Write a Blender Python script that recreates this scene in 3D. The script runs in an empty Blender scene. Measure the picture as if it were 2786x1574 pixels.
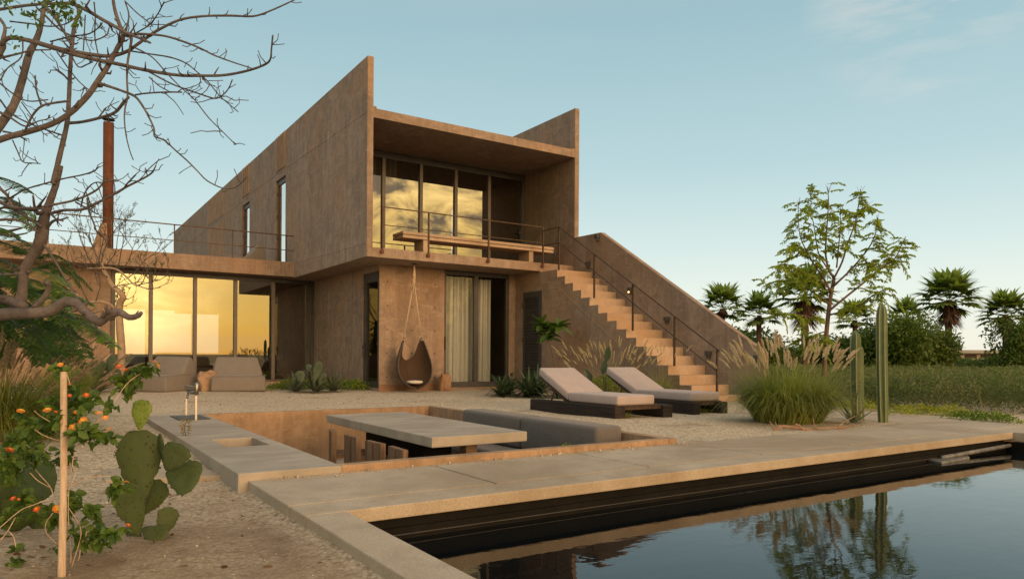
import bpy, math, random
import numpy as np
from mathutils import Vector, Matrix
random.seed(7); RNG = np.random.default_rng(11)
R = math.radians
scn = bpy.context.scene
col = scn.collection

# ------------------------------------------------------------------ camera model (photo pixels -> world metres)
CX, HY, F, ROLL, YAWX, EYE = 1393.0, 968.17, 1947.06, 0.3649, 56.637, 0.80
FW = np.array([math.cos(R(YAWX)), math.sin(R(YAWX)), 0.0]); RT = np.array([FW[1], -FW[0], 0.0]); UP = np.array([0, 0, 1.0])
CAM = np.array([0, 0, EYE])
def ray(px, py):
    dx, dy = px - CX, py - HY
    c, s = math.cos(-R(ROLL)), math.sin(-R(ROLL))
    u, v = c * dx - s * dy, s * dx + c * dy
    return FW + RT * (u / F) - UP * (v / F)
def at(px, py, d): return CAM + ray(px, py) * d                       # point at depth d metres
def onz(px, py, z=0.0):
    r = ray(px, py); return CAM + r * ((z - EYE) / r[2])
def ony(px, py, y):
    r = ray(px, py); return CAM + r * (y / r[1])

# ------------------------------------------------------------------ objects
def tag(o, label=None, cat=None, group=None, kind=None):
    if label: o['label'] = label
    if cat: o['category'] = cat
    if group: o['group'] = group
    if kind: o['kind'] = kind
    return o
def empty(name, loc=(0, 0, 0), label=None, cat=None, group=None, rz=0.0):
    o = bpy.data.objects.new(name, None); col.objects.link(o)
    o.location = loc; o.rotation_euler = (0, 0, rz); o.empty_display_size = 0.2
    return tag(o, label, cat, group)
def copy_tree(o, parent=None):
    c = o.copy(); col.objects.link(c)
    if parent is not None: c.parent = parent
    for ch in list(o.children): copy_tree(ch, c)
    return c
def wloc(o):
    v = Vector((0, 0, 0))
    while o is not None: v += o.location; o = o.parent
    return v
def finish(o, parent, origin, smooth, bevel, mods=None):
    """origin: world location the object's vertices are relative to"""
    col.objects.link(o)
    if parent is not None:
        o.parent = parent
    if smooth:
        o.data.polygons.foreach_set('use_smooth', [True] * len(o.data.polygons))
    if bevel:
        m = o.modifiers.new('bevel', 'BEVEL'); m.width = bevel; m.segments = 2; m.limit_method = 'ANGLE'; m.angle_limit = R(40)
        m.harden_normals = False
    return o
class MB:
    def __init__(s): s.v = []; s.f = []; s.m = []
    def add(s, vs, fs, mi=0):
        b = len(s.v); s.v += [tuple(map(float, p)) for p in vs]
        for f in fs: s.f.append(tuple(i + b for i in f)); s.m.append(mi)
    def box(s, x0, x1, y0, y1, z0, z1, mi=0):
        s.add([(x0,y0,z0),(x1,y0,z0),(x1,y1,z0),(x0,y1,z0),(x0,y0,z1),(x1,y0,z1),(x1,y1,z1),(x0,y1,z1)],
              [(0,3,2,1),(4,5,6,7),(0,1,5,4),(1,2,6,5),(2,3,7,6),(3,0,4,7)], mi)
    def rbox(s, c, size, rot, mi=0):
        """box centred at c, rotation Matrix 3x3"""
        hx, hy, hz = [q / 2 for q in size]
        pts = [Vector((a*hx, b*hy, d*hz)) for d in (-1, 1) for a, b in ((-1,-1),(1,-1),(1,1),(-1,1))]
        s.add([rot @ p + Vector(c) for p in pts], [(0,3,2,1),(4,5,6,7),(0,1,5,4),(1,2,6,5),(2,3,7,6),(3,0,4,7)], mi)
    def prism_x(s, poly, x0, x1, mi=0):
        """poly: list of (y,z) counter-clockwise seen from +x"""
        n = len(poly)
        s.add([(x0, y, z) for y, z in poly] + [(x1, y, z) for y, z in poly],
              [tuple(range(n))[::-1], tuple(range(n, 2*n))] + [(i, (i+1) % n, n + (i+1) % n, n + i) for i in range(n)], mi)
    def tube(s, path, rad, n=8, mi=0, cap=True):
        P = [Vector(p) for p in path]
        if not hasattr(rad, '__len__'): rad = [rad] * len(P)
        T = []
        for i in range(len(P)):
            a = P[max(i-1, 0)]; b = P[min(i+1, len(P)-1)]
            t = (b - a); T.append(t.normalized() if t.length > 1e-9 else Vector((0,0,1)))
        nrm = T[0].orthogonal().normalized(); vs = []
        for i, p in enumerate(P):
            if i:
                q = T[i-1].rotation_difference(T[i]); nrm = q @ nrm
            nrm = (nrm - T[i] * nrm.dot(T[i])).normalized(); bi = T[i].cross(nrm)
            for k in range(n):
                a = 2*math.pi*k/n
                vs.append(p + (nrm*math.cos(a) + bi*math.sin(a)) * rad[i])
        fs = []
        for i in range(len(P)-1):
            for k in range(n):
                a, b = i*n+k, i*n+(k+1) % n
                fs.append((a, b, b+n, a+n))
        if cap:
            fs.append(tuple(range(n))[::-1]); fs.append(tuple(range((len(P)-1)*n, len(P)*n)))
        s.add(vs, fs, mi)
    def lathe(s, prof, c=(0,0,0), n=24, mi=0):
        """prof: (r,z) pairs"""
        vs = []; fs = []
        for r, z in prof:
            for k in range(n):
                a = 2*math.pi*k/n; vs.append((c[0]+r*math.cos(a), c[1]+r*math.sin(a), c[2]+z))
        for i in range(len(prof)-1):
            for k in range(n):
                a, b = i*n+k, i*n+(k+1) % n; fs.append((a, b, b+n, a+n))
        fs.append(tuple(range(n))[::-1]); fs.append(tuple(range((len(prof)-1)*n, len(prof)*n)))
        s.add(vs, fs, mi)
    def panel(s, axis, t0, t1, us, vs_, holes, mi=0):
        """slab across `axis` between t0 and t1, pierced by rectangular holes (u0,u1,v0,v1)"""
        U = sorted(set(list(us) + [h[0] for h in holes] + [h[1] for h in holes]))
        V = sorted(set(list(vs_) + [h[2] for h in holes] + [h[3] for h in holes]))
        def solid(i, j):
            if i < 0 or j < 0 or i >= len(U)-1 or j >= len(V)-1: return False
            u, v = (U[i]+U[i+1])/2, (V[j]+V[j+1])/2
            return not any(h[0] < u < h[1] and h[2] < v < h[3] for h in holes)
        def P(t, u, v):
            return {'x': (t, u, v), 'y': (u, t, v), 'z': (u, v, t)}[axis]
        idx = {}; verts = []; faces = []
        def vi(t, i, j):
            k = (t, i, j)
            if k not in idx: idx[k] = len(verts); verts.append(P((t0, t1)[t], U[i], V[j]))
            return idx[k]
        flip = axis == 'y'
        def q(a, b, c, d): faces.append((d, c, b, a) if flip else (a, b, c, d))
        for i in range(len(U)-1):
            for j in range(len(V)-1):
                if not solid(i, j): continue
                q(vi(0,i,j), vi(0,i,j+1), vi(0,i+1,j+1), vi(0,i+1,j))
                q(vi(1,i,j), vi(1,i+1,j), vi(1,i+1,j+1), vi(1,i,j+1))
                if not solid(i-1, j): q(vi(0,i,j), vi(1,i,j), vi(1,i,j+1), vi(0,i,j+1))
                if not solid(i+1, j): q(vi(0,i+1,j+1), vi(1,i+1,j+1), vi(1,i+1,j), vi(0,i+1,j))
                if not solid(i, j-1): q(vi(0,i,j), vi(0,i+1,j), vi(1,i+1,j), vi(1,i,j))
                if not solid(i, j+1): q(vi(0,i+1,j+1), vi(0,i,j+1), vi(1,i,j+1), vi(1,i+1,j+1))
        s.add(verts, faces, mi)
    def build(s, name, mat, parent=None, smooth=False, bevel=0.0, local=False):
        me = bpy.data.meshes.new(name)
        off = Vector((0,0,0)) if (local or parent is None) else wloc(parent)
        me.from_pydata([(a-off.x, b-off.y, c-off.z) for a, b, c in s.v], [], s.f)
        for m in (mat if isinstance(mat, (list, tuple)) else [mat]): me.materials.append(m)
        me.polygons.foreach_set('material_index', s.m)
        me.update()
        return finish(bpy.data.objects.new(name, me), parent, off, smooth, bevel)
def arr(name, V, Fc, mat, parent=None, mi=None, smooth=False, local=False):
    """mesh from numpy arrays; Fc is an (m,k) array of same-sized faces"""
    me = bpy.data.meshes.new(name)
    off = np.zeros(3) if (local or parent is None) else np.array(wloc(parent))
    V = (np.asarray(V, dtype=np.float64) - off).astype(np.float32); Fc = np.asarray(Fc, dtype=np.int32)
    k = Fc.shape[1]
    me.vertices.add(len(V)); me.vertices.foreach_set('co', V.ravel())
    me.loops.add(Fc.size); me.loops.foreach_set('vertex_index', Fc.ravel())
    me.polygons.add(len(Fc)); me.polygons.foreach_set('loop_start', np.arange(0, Fc.size, k, dtype=np.int32))
    for m in (mat if isinstance(mat, (list, tuple)) else [mat]): me.materials.append(m)
    if mi is not None: me.polygons.foreach_set('material_index', np.asarray(mi, dtype=np.int32))
    me.update(calc_edges=True); me.validate()
    return finish(bpy.data.objects.new(name, me), parent, None, smooth, 0)

# ------------------------------------------------------------------ materials
def newmat(name):
    m = bpy.data.materials.new(name); m.use_nodes = True
    nt = m.node_tree; nt.nodes.clear()
    return m, nt, nt.nodes, nt.links
def N(nt, t, **kw):
    n = nt.nodes.new(t)
    for k, v in kw.items():
        if k.startswith('i_'): n.inputs[k[2:].replace('_', ' ')].default_value = v
        else: setattr(n, k, v)
    return n
def mixc(nt, fac, a, b, mode='MIX'):
    n = nt.nodes.new('ShaderNodeMix'); n.data_type = 'RGBA'; n.blend_type = mode
    for s, v in ((n.inputs[0], fac), (n.inputs[6], a), (n.inputs[7], b)):
        if hasattr(v, 'is_linked') or isinstance(v, bpy.types.NodeSocket): nt.links.new(v, s)
        elif isinstance(v, (int, float)): s.default_value = v
        else: s.default_value = tuple(v) + (1,) if len(v) == 3 else v
    return n.outputs[2]
def math_(nt, op, a, b=0.0, c=None):
    n = nt.nodes.new('ShaderNodeMath'); n.operation = op
    for i, v in enumerate((a, b) if c is None else (a, b, c)):
        if isinstance(v, bpy.types.NodeSocket): nt.links.new(v, n.inputs[i])
        else: n.inputs[i].default_value = v
    return n.outputs[0]
def ramp(nt, src, stops):
    n = nt.nodes.new('ShaderNodeValToRGB'); cr = n.color_ramp
    while len(cr.elements) < len(stops): cr.elements.new(0.5)
    for e, (p, c) in zip(cr.elements, stops):
        e.position = p; e.color = (c, c, c, 1) if isinstance(c, (int, float)) else tuple(c) + (1,)
    nt.links.new(src, n.inputs[0]); return n.outputs[0]
def noise(nt, vec, scale, detail=4, rough=0.55, dist=0.0, sc=None):
    if sc is not None:
        mp = nt.nodes.new('ShaderNodeMapping'); mp.inputs['Scale'].default_value = sc
        nt.links.new(vec, mp.inputs[0]); vec = mp.outputs[0]
    n = N(nt, 'ShaderNodeTexNoise', i_Scale=scale, i_Detail=detail, i_Roughness=rough, i_Distortion=dist)
    nt.links.new(vec, n.inputs['Vector']); return n.outputs[0]
def surface(name, c1, c2, c3=None, s1=1.5, s2=12, grain=160, bump=0.15, rough=0.85, streak=None, dist=0.01, spec=0.3, gamp=0.35, stain=None, metal=0.0, blot=False, objvar=None):
    """weathered mineral surface: large blotches c1..c2, mid blotches towards c3, fine grain"""
    m, nt, nd, lk = newmat(name)
    geo = nd.new('ShaderNodeNewGeometry'); pos = geo.outputs['Position']
    big = noise(nt, pos, s1, 5, 0.6, 0.3)
    base = mixc(nt, ramp(nt, big, [(0.36, 0.0), (0.64, 1.0)]), c1, c2)
    mid = noise(nt, pos, s2, 6, 0.65, 0.2)
    base = mixc(nt, ramp(nt, mid, [(0.45, 0.0), (0.72, 0.65)]), base, c3 or c2)
    if streak:
        st = noise(nt, pos, 1.0, 5, 0.6, 0.4, sc=streak)
        base = mixc(nt, ramp(nt, st, [(0.45, 0.0), (0.68, 0.62)]), base, [q*0.72 for q in c1])
        st2 = noise(nt, pos, 1.7, 4, 0.6, 0.2, sc=streak)
        base = mixc(nt, ramp(nt, st2, [(0.55, 0.0), (0.75, 0.35)]), base, [min(1, q*1.35) for q in c2])
    if blot and streak:
        st3 = noise(nt, pos, 1.0, 6, 0.65, 0.6, sc=(13, 13, 0.55))
        base = mixc(nt, ramp(nt, st3, [(0.50, 0.0), (0.66, 0.5)]), base, [q*0.68 for q in c1])
    if stain:
        so = noise(nt, pos, 0.55, 6, 0.62, 0.8)
        base = mixc(nt, ramp(nt, so, [(0.46, 0.0), (0.62, 0.75)]), base, stain)
    if blot:
        b1 = noise(nt, pos, 2.4, 9, 0.72, 1.2)
        base = mixc(nt, ramp(nt, b1, [(0.47, 0.0), (0.64, 0.55)]), base, [q*0.62 for q in c1])
        b2 = noise(nt, pos, 3.3, 9, 0.70, 0.8, sc=(1, 1, 2.2))
        base = mixc(nt, ramp(nt, b2, [(0.53, 0.0), (0.66, 0.42)]), base, [min(1, q*1.22) for q in c2])
    fine = noise(nt, pos, grain, 2, 0.5)
    base = mixc(nt, gamp, base, ramp(nt, fine, [(0.3, 0.25), (0.7, 0.78)]), 'OVERLAY')
    b = N(nt, 'ShaderNodeBsdfPrincipled', i_Roughness=rough, i_Metallic=metal)
    b.inputs['Specular IOR Level'].default_value = spec
    lk.new(base, b.inputs['Base Color'])
    if objvar:
        oi = nd.new('ShaderNodeObjectInfo'); base = mixc(nt, ramp(nt, oi.outputs['Random'], [(0.0, 0.0), (1.0, 0.75)]), base, objvar)
    lk.new(base, b.inputs['Base Color'])
    h = math_(nt, 'ADD', math_(nt, 'MULTIPLY', mid, 0.6), math_(nt, 'MULTIPLY', fine, 0.5))
    bp = N(nt, 'ShaderNodeBump', i_Strength=bump, i_Distance=dist); lk.new(h, bp.inputs['Height'])
    lk.new(bp.outputs[0], b.inputs['Normal'])
    o = nd.new('ShaderNodeOutputMaterial'); lk.new(b.outputs[0], o.inputs[0])
    return m
def leafmat(name, c1, c2, trans=0.35, rough=0.5, c3=None, tcol=1.3):
    m, nt, nd, lk = newmat(name)
    geo = nd.new('ShaderNodeNewGeometry')
    c = mixc(nt, geo.outputs['Random Per Island'], c1, c2)
    if c3 is not None:
        n = noise(nt, geo.outputs['Position'], 2.2, 3)
        c = mixc(nt, ramp(nt, n, [(0.45, 0.0), (0.65, 0.8)]), c, c3)
    b = N(nt, 'ShaderNodeBsdfPrincipled', i_Roughness=rough); b.inputs['Specular IOR Level'].default_value = 0.3
    lk.new(c, b.inputs['Base Color'])
    t = nd.new('ShaderNodeBsdfTranslucent')
    lk.new(mixc(nt, 1.0, c, (1.0*tcol, 1.15*tcol, 0.55*tcol), 'MULTIPLY'), t.inputs['Color'])
    mx = nd.new('ShaderNodeMixShader'); mx.inputs[0].default_value = trans
    lk.new(b.outputs[0], mx.inputs[1]); lk.new(t.outputs[0], mx.inputs[2])
    o = nd.new('ShaderNodeOutputMaterial'); lk.new(mx.outputs[0], o.inputs[0])
    return m
def plain(name, c, rough=0.6, metal=0.0, var=0.25, scale=20, bump=0.05, spec=0.4):
    m, nt, nd, lk = newmat(name)
    pos = nd.new('ShaderNodeNewGeometry').outputs['Position']
    n = noise(nt, pos, scale, 4)
    cc = mixc(nt, ramp(nt, n, [(0.3, 0.0), (0.7, 1.0)]), [q*(1-var) for q in c], [min(1, q*(1+var)) for q in c])
    b = N(nt, 'ShaderNodeBsdfPrincipled', i_Roughness=rough, i_Metallic=metal); b.inputs['Specular IOR Level'].default_value = spec
    lk.new(cc, b.inputs['Base Color'])
    bp = N(nt, 'ShaderNodeBump', i_Strength=bump, i_Distance=0.01); lk.new(n, bp.inputs['Height']); lk.new(bp.outputs[0], b.inputs['Normal'])
    o = nd.new('ShaderNodeOutputMaterial'); lk.new(b.outputs[0], o.inputs[0])
    return m
def fabric(name, c, weave=600, var=0.12):
    m, nt, nd, lk = newmat(name)
    pos = nd.new('ShaderNodeNewGeometry').outputs['Position']
    n = noise(nt, pos, 6, 4); w = noise(nt, pos, weave, 1)
    cc = mixc(nt, n, [q*(1-var) for q in c], [min(1, q*(1+var)) for q in c])
    cc = mixc(nt, 0.25, cc, ramp(nt, w, [(0.3, 0.3), (0.7, 0.7)]), 'OVERLAY')
    b = N(nt, 'ShaderNodeBsdfPrincipled', i_Roughness=0.95); b.inputs['Specular IOR Level'].default_value = 0.1
    b.inputs['Sheen Weight'].default_value = 0.15
    lk.new(cc, b.inputs['Base Color'])
    cr = noise(nt, pos, 7, 6, 0.62, 1.0)
    bp = N(nt, 'ShaderNodeBump', i_Strength=0.45, i_Distance=0.03); lk.new(cr, bp.inputs['Height']); lk.new(bp.outputs[0], b.inputs['Normal'])
    o = nd.new('ShaderNodeOutputMaterial'); lk.new(b.outputs[0], o.inputs[0])
    return m
def wood(name, c1, c2, axis=(30, 30, 3), rough=0.75):
    m, nt, nd, lk = newmat(name)
    pos = nd.new('ShaderNodeNewGeometry').outputs['Position']
    n = noise(nt, pos, 1.0, 6, 0.65, 1.2, sc=axis)
    cc = mixc(nt, ramp(nt, n, [(0.35, 0.0), (0.65, 1.0)]), c1, c2)
    b = N(nt, 'ShaderNodeBsdfPrincipled', i_Roughness=rough); b.inputs['Specular IOR Level'].default_value = 0.3
    lk.new(cc, b.inputs['Base Color'])
    bp = N(nt, 'ShaderNodeBump', i_Strength=0.5, i_Distance=0.01); lk.new(n, bp.inputs['Height']); lk.new(bp.outputs[0], b.inputs['Normal'])
    o = nd.new('ShaderNodeOutputMaterial'); lk.new(b.outputs[0], o.inputs[0])
    return m
def glassmat(name, refl=0.3, tint=(0.34, 0.34, 0.32)):
    m, nt, nd, lk = newmat(name)
    lw = N(nt, 'ShaderNodeLayerWeight', i_Blend=0.35)
    fac = math_(nt, 'ADD', math_(nt, 'MULTIPLY', lw.outputs['Fresnel'], 0.6 if refl > 0.2 else 0.15), refl)
    gl = N(nt, 'ShaderNodeBsdfGlossy', i_Roughness=0.0); gl.inputs['Color'].default_value = (1, 0.98, 0.95, 1)
    pos = nd.new('ShaderNodeNewGeometry').outputs['Position']
    bp = N(nt, 'ShaderNodeBump', i_Strength=0.02, i_Distance=0.02); lk.new(noise(nt, pos, 0.9, 1), bp.inputs['Height'])
    lk.new(bp.outputs[0], gl.inputs['Normal'])
    tr = nd.new('ShaderNodeBsdfTransparent'); tr.inputs['Color'].default_value = tuple(tint) + (1,)
    mx = nd.new('ShaderNodeMixShader'); lk.new(math_(nt, 'MINIMUM', fac, 0.95), mx.inputs[0])
    lk.new(tr.outputs[0], mx.inputs[1]); lk.new(gl.outputs[0], mx.inputs[2])
    o = nd.new('ShaderNodeOutputMaterial'); lk.new(mx.outputs[0], o.inputs[0])
    return m

M = {}
M['concrete'] = surface('house_concrete', (0.262, 0.192, 0.145), (0.355, 0.268, 0.208), (0.215, 0.16, 0.124), s1=0.9, s2=5.5, grain=110, bump=0.5, blot=True,
                        streak=(4.5, 4.5, 0.35), dist=0.014, stain=(0.33, 0.21, 0.13), gamp=0.5)
M['concrete_rough'] = surface('ribbed_concrete', (0.33, 0.22, 0.145), (0.42, 0.295, 0.205), (0.26, 0.17, 0.115), s1=2, s2=18, bump=0.7, streak=(14, 14, 0.6), dist=0.02)
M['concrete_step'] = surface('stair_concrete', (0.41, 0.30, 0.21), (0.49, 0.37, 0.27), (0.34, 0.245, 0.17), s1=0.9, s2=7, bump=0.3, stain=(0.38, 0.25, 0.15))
M['concrete_grey'] = surface('polished_concrete', (0.33, 0.29, 0.24), (0.42, 0.37, 0.31), (0.27, 0.235, 0.19), s1=1.3, s2=4, grain=200, bump=0.15, rough=0.7, gamp=0.25, streak=(0.9, 3.5, 1))
M['pit'] = surface('earth_concrete', (0.30, 0.20, 0.125), (0.42, 0.285, 0.18), (0.25, 0.165, 0.105), s1=1.2, s2=7, bump=0.4, streak=(6, 6, 0.6), blot=True)
M['paving'] = surface('paving_aggregate', (0.375, 0.315, 0.24), (0.44, 0.375, 0.29), (0.29, 0.235, 0.17), s1=0.9, s2=4, grain=90, bump=0.2, gamp=0.28, dist=0.004, stain=(0.27, 0.205, 0.135))
M['joint'] = surface('paving_joint_earth', (0.20, 0.115, 0.065), (0.26, 0.15, 0.09), bump=0.3)
M['sand'] = None
M['black_tile'] = surface('black_pool_plaster', (0.005, 0.005, 0.005), (0.010, 0.009, 0.008), (0.014, 0.012, 0.010), s1=2, s2=9, rough=0.7, bump=0.2, spec=0.12)
M['frame'] = plain('window_frame_metal', (0.062, 0.060, 0.060), 0.5, 0.2, 0.15, 6, 0.02)
M['frame_light'] = plain('window_mullion_metal', (0.092, 0.082, 0.075), 0.5, 0.2, 0.12, 6, 0.02)
M['rail'] = plain('railing_steel', (0.075, 0.05, 0.036), 0.6, 0.5, 0.4, 25, 0.1)
M['rust'] = surface('rusty_steel', (0.105, 0.038, 0.02), (0.15, 0.056, 0.028), (0.065, 0.025, 0.016), s1=3, s2=14, bump=0.4, rough=0.8, streak=(12, 12, 0.8))
M['steel'] = plain('stainless_steel', (0.30, 0.285, 0.26), 0.42, 1.0, 0.1, 30, 0.02)
M['dark'] = plain('interior_dark', (0.05, 0.04, 0.033), 0.9, 0, 0.2, 4)
M['interior'] = plain('interior_plaster', (0.20, 0.15, 0.105), 0.9, 0, 0.15, 2)
M['glass'] = glassmat('reflective_glass', 0.26)
M['glass_clear'] = glassmat('lightly_reflective_glass', 0.03, (0.8, 0.82, 0.8))
M['curtain'] = fabric('curtain_linen', (0.60, 0.60, 0.56), 900)
M['cushion'] = fabric('taupe_outdoor_fabric', (0.40, 0.335, 0.325))
M['grey_fabric'] = fabric('charcoal_fabric', (0.135, 0.125, 0.12))
M['beanbag'] = fabric('brown_grey_fabric', (0.185, 0.165, 0.148))
M['charred'] = wood('charred_timber', (0.010, 0.008, 0.007), (0.040, 0.028, 0.022), (3, 1.2, 30))
M['wood'] = wood('weathered_timber', (0.13, 0.075, 0.045), (0.27, 0.175, 0.11), (22, 22, 1.5))
M['stake'] = wood('bleached_stake', (0.42, 0.30, 0.20), (0.58, 0.45, 0.33), (40, 40, 2))
M['drift'] = wood('driftwood', (0.17, 0.10, 0.065), (0.36, 0.235, 0.155), (9, 9, 9))
M['rock'] = surface('sandstone_rock', (0.36, 0.21, 0.12), (0.47, 0.31, 0.20), (0.28, 0.17, 0.11), s1=3, s2=14, bump=0.9, dist=0.04)
M['wicker'] = None
M['rope'] = plain('sisal_rope', (0.50, 0.40, 0.28), 0.9, 0, 0.3, 120, 0.4)
M['bark'] = surface('frangipani_bark', (0.115, 0.098, 0.096), (0.20, 0.172, 0.17), (0.065, 0.052, 0.05), s1=3, s2=26, grain=220, bump=0.9, dist=0.02)
M['twig'] = plain('dark_twig', (0.075, 0.062, 0.06), 0.8, 0, 0.35, 30, 0.3)
M['bark_olive'] = surface('olive_bark', (0.30, 0.22, 0.16), (0.40, 0.31, 0.23), (0.22, 0.16, 0.115), s1=4, s2=20, bump=0.6, dist=0.02)
M['bark_tree'] = surface('reddish_bark', (0.12, 0.078, 0.056), (0.19, 0.125, 0.09), (0.085, 0.055, 0.042), s1=4, s2=25, bump=0.6, dist=0.02)
M['thatch'] = surface('dead_palm_thatch', (0.105, 0.06, 0.045), (0.18, 0.105, 0.075), (0.06, 0.036, 0.028), s1=2, s2=9, bump=0.6, streak=(8, 8, 0.8), dist=0.05)
M['leaf_fern'] = leafmat('fern_leaf', (0.12, 0.23, 0.02), (0.22, 0.36, 0.05), 0.4, 0.5, (0.08, 0.16, 0.02))
M['leaf_fern_dark'] = leafmat('fern_leaf_dark', (0.035, 0.085, 0.014), (0.08, 0.16, 0.025), 0.3, 0.5)
M['leaf_tree'] = leafmat('bright_tree_leaf', (0.22, 0.30, 0.035), (0.38, 0.44, 0.065), 0.4, 0.5, (0.16, 0.20, 0.03))
M['leaf_olive'] = leafmat('olive_leaf', (0.085, 0.105, 0.045), (0.14, 0.155, 0.07), 0.25, 0.55)
M['leaf_lantana'] = leafmat('lantana_leaf', (0.045, 0.095, 0.018), (0.12, 0.19, 0.035), 0.3, 0.5)
M['leaf_bush'] = leafmat('bush_leaf', (0.075, 0.125, 0.024), (0.145, 0.205, 0.04), 0.3, 0.5, (0.045, 0.08, 0.018))
M['leaf_weed'] = leafmat('weed_leaf', (0.075, 0.12, 0.035), (0.14, 0.175, 0.06), 0.3, 0.6, (0.15, 0.145, 0.075))
M['leaf_cover'] = leafmat('ground_cover_leaf', (0.10, 0.165, 0.018), (0.19, 0.25, 0.03), 0.3, 0.5)
M['leaf_cover_lime'] = leafmat('lime_cover_leaf', (0.22, 0.25, 0.03), (0.34, 0.35, 0.05), 0.3, 0.5)
M['leaf_agave'] = leafmat('agave_leaf', (0.065, 0.085, 0.060), (0.12, 0.14, 0.10), 0.1, 0.5)
M['leaf_strap'] = leafmat('strap_leaf', (0.025, 0.05, 0.025), (0.065, 0.10, 0.045), 0.15, 0.45)
M['leaf_plum'] = leafmat('plumeria_leaf', (0.05, 0.10, 0.02), (0.10, 0.17, 0.035), 0.25, 0.4)
M['leaf_palm'] = leafmat('palm_frond', (0.17, 0.235, 0.06), (0.29, 0.35, 0.10), 0.45, 0.45, (0.13, 0.17, 0.05))
M['leaf_croton'] = leafmat('striped_dark_leaf', (0.018, 0.04, 0.028), (0.045, 0.075, 0.05), 0.1, 0.35)
M['blade'] = leafmat('grass_blade', (0.14, 0.18, 0.035), (0.33, 0.34, 0.105), 0.35, 0.5, (0.10, 0.135, 0.035))
M['blade_dry'] = leafmat('dry_grass_blade', (0.26, 0.22, 0.11), (0.36, 0.30, 0.17), 0.3, 0.6)
M['plume_shaded'] = leafmat('shaded_plume', (0.32, 0.245, 0.20), (0.46, 0.37, 0.31), 0.4, 0.8, tcol=1.0)  # dusky plume tone with the left clump's shade put into the colour
M['plume'] = leafmat('grass_plume', (0.58, 0.47, 0.42), (0.74, 0.63, 0.56), 0.45, 0.8, tcol=1.0)
M['plume_cream'] = leafmat('cream_plume', (0.52, 0.44, 0.31), (0.66, 0.57, 0.42), 0.45, 0.8, tcol=1.0)
M['petal'] = leafmat('orange_petal', (0.85, 0.20, 0.02), (0.90, 0.38, 0.05), 0.2, 0.6, tcol=0.8)
M['petal_red'] = leafmat('red_petal', (0.52, 0.06, 0.03), (0.66, 0.12, 0.05), 0.2, 0.6, tcol=0.8)
M['petal_core'] = leafmat('yellow_petal', (0.80, 0.48, 0.08), (0.85, 0.58, 0.12), 0.2, 0.6, tcol=0.8)
M['pad'] = surface('cactus_pad_skin', (0.024, 0.046, 0.014), (0.045, 0.070, 0.018), (0.018, 0.034, 0.015), s1=7, s2=16, grain=200, bump=0.5, rough=0.6, gamp=0.35, stain=(0.075, 0.085, 0.03), objvar=(0.055, 0.08, 0.02))
M['pad_young'] = surface('young_cactus_pad', (0.115, 0.18, 0.026), (0.16, 0.23, 0.038), (0.085, 0.14, 0.024), s1=6, s2=20, bump=0.2, rough=0.5, gamp=0.15)
M['pad_far'] = surface('blue_green_pad', (0.045, 0.068, 0.04), (0.07, 0.098, 0.055), s1=6, s2=20, bump=0.2, rough=0.6, gamp=0.15)
M['areole'] = plain('cactus_areole', (0.035, 0.04, 0.018), 0.9)
M['cactus'] = surface('column_cactus_skin', (0.08, 0.115, 0.052), (0.125, 0.16, 0.07), (0.06, 0.09, 0.045), s1=2, s2=12, bump=0.25, rough=0.6, gamp=0.2)
M['cactus_rib'] = plain('column_cactus_rib', (0.30, 0.30, 0.14), 0.7, 0, 0.2, 20)
M['basket'] = plain('wicker_basket', (0.36, 0.22, 0.11), 0.8, 0, 0.4, 60, 0.6)
M['white_soft'] = fabric('off_white_cushion', (0.62, 0.58, 0.52))
M['distant_roof'] = plain('distant_roof_sheet', (0.30, 0.29, 0.27), 0.7, 0, 0.1, 1)
M['distant_wall'] = plain('distant_wall_render', (0.30, 0.26, 0.21), 0.9, 0, 0.15, 1)
M['mat_grey'] = plain('grey_wet_slate', (0.16, 0.16, 0.155), 0.45, 0, 0.4, 12, 0.2)

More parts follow.
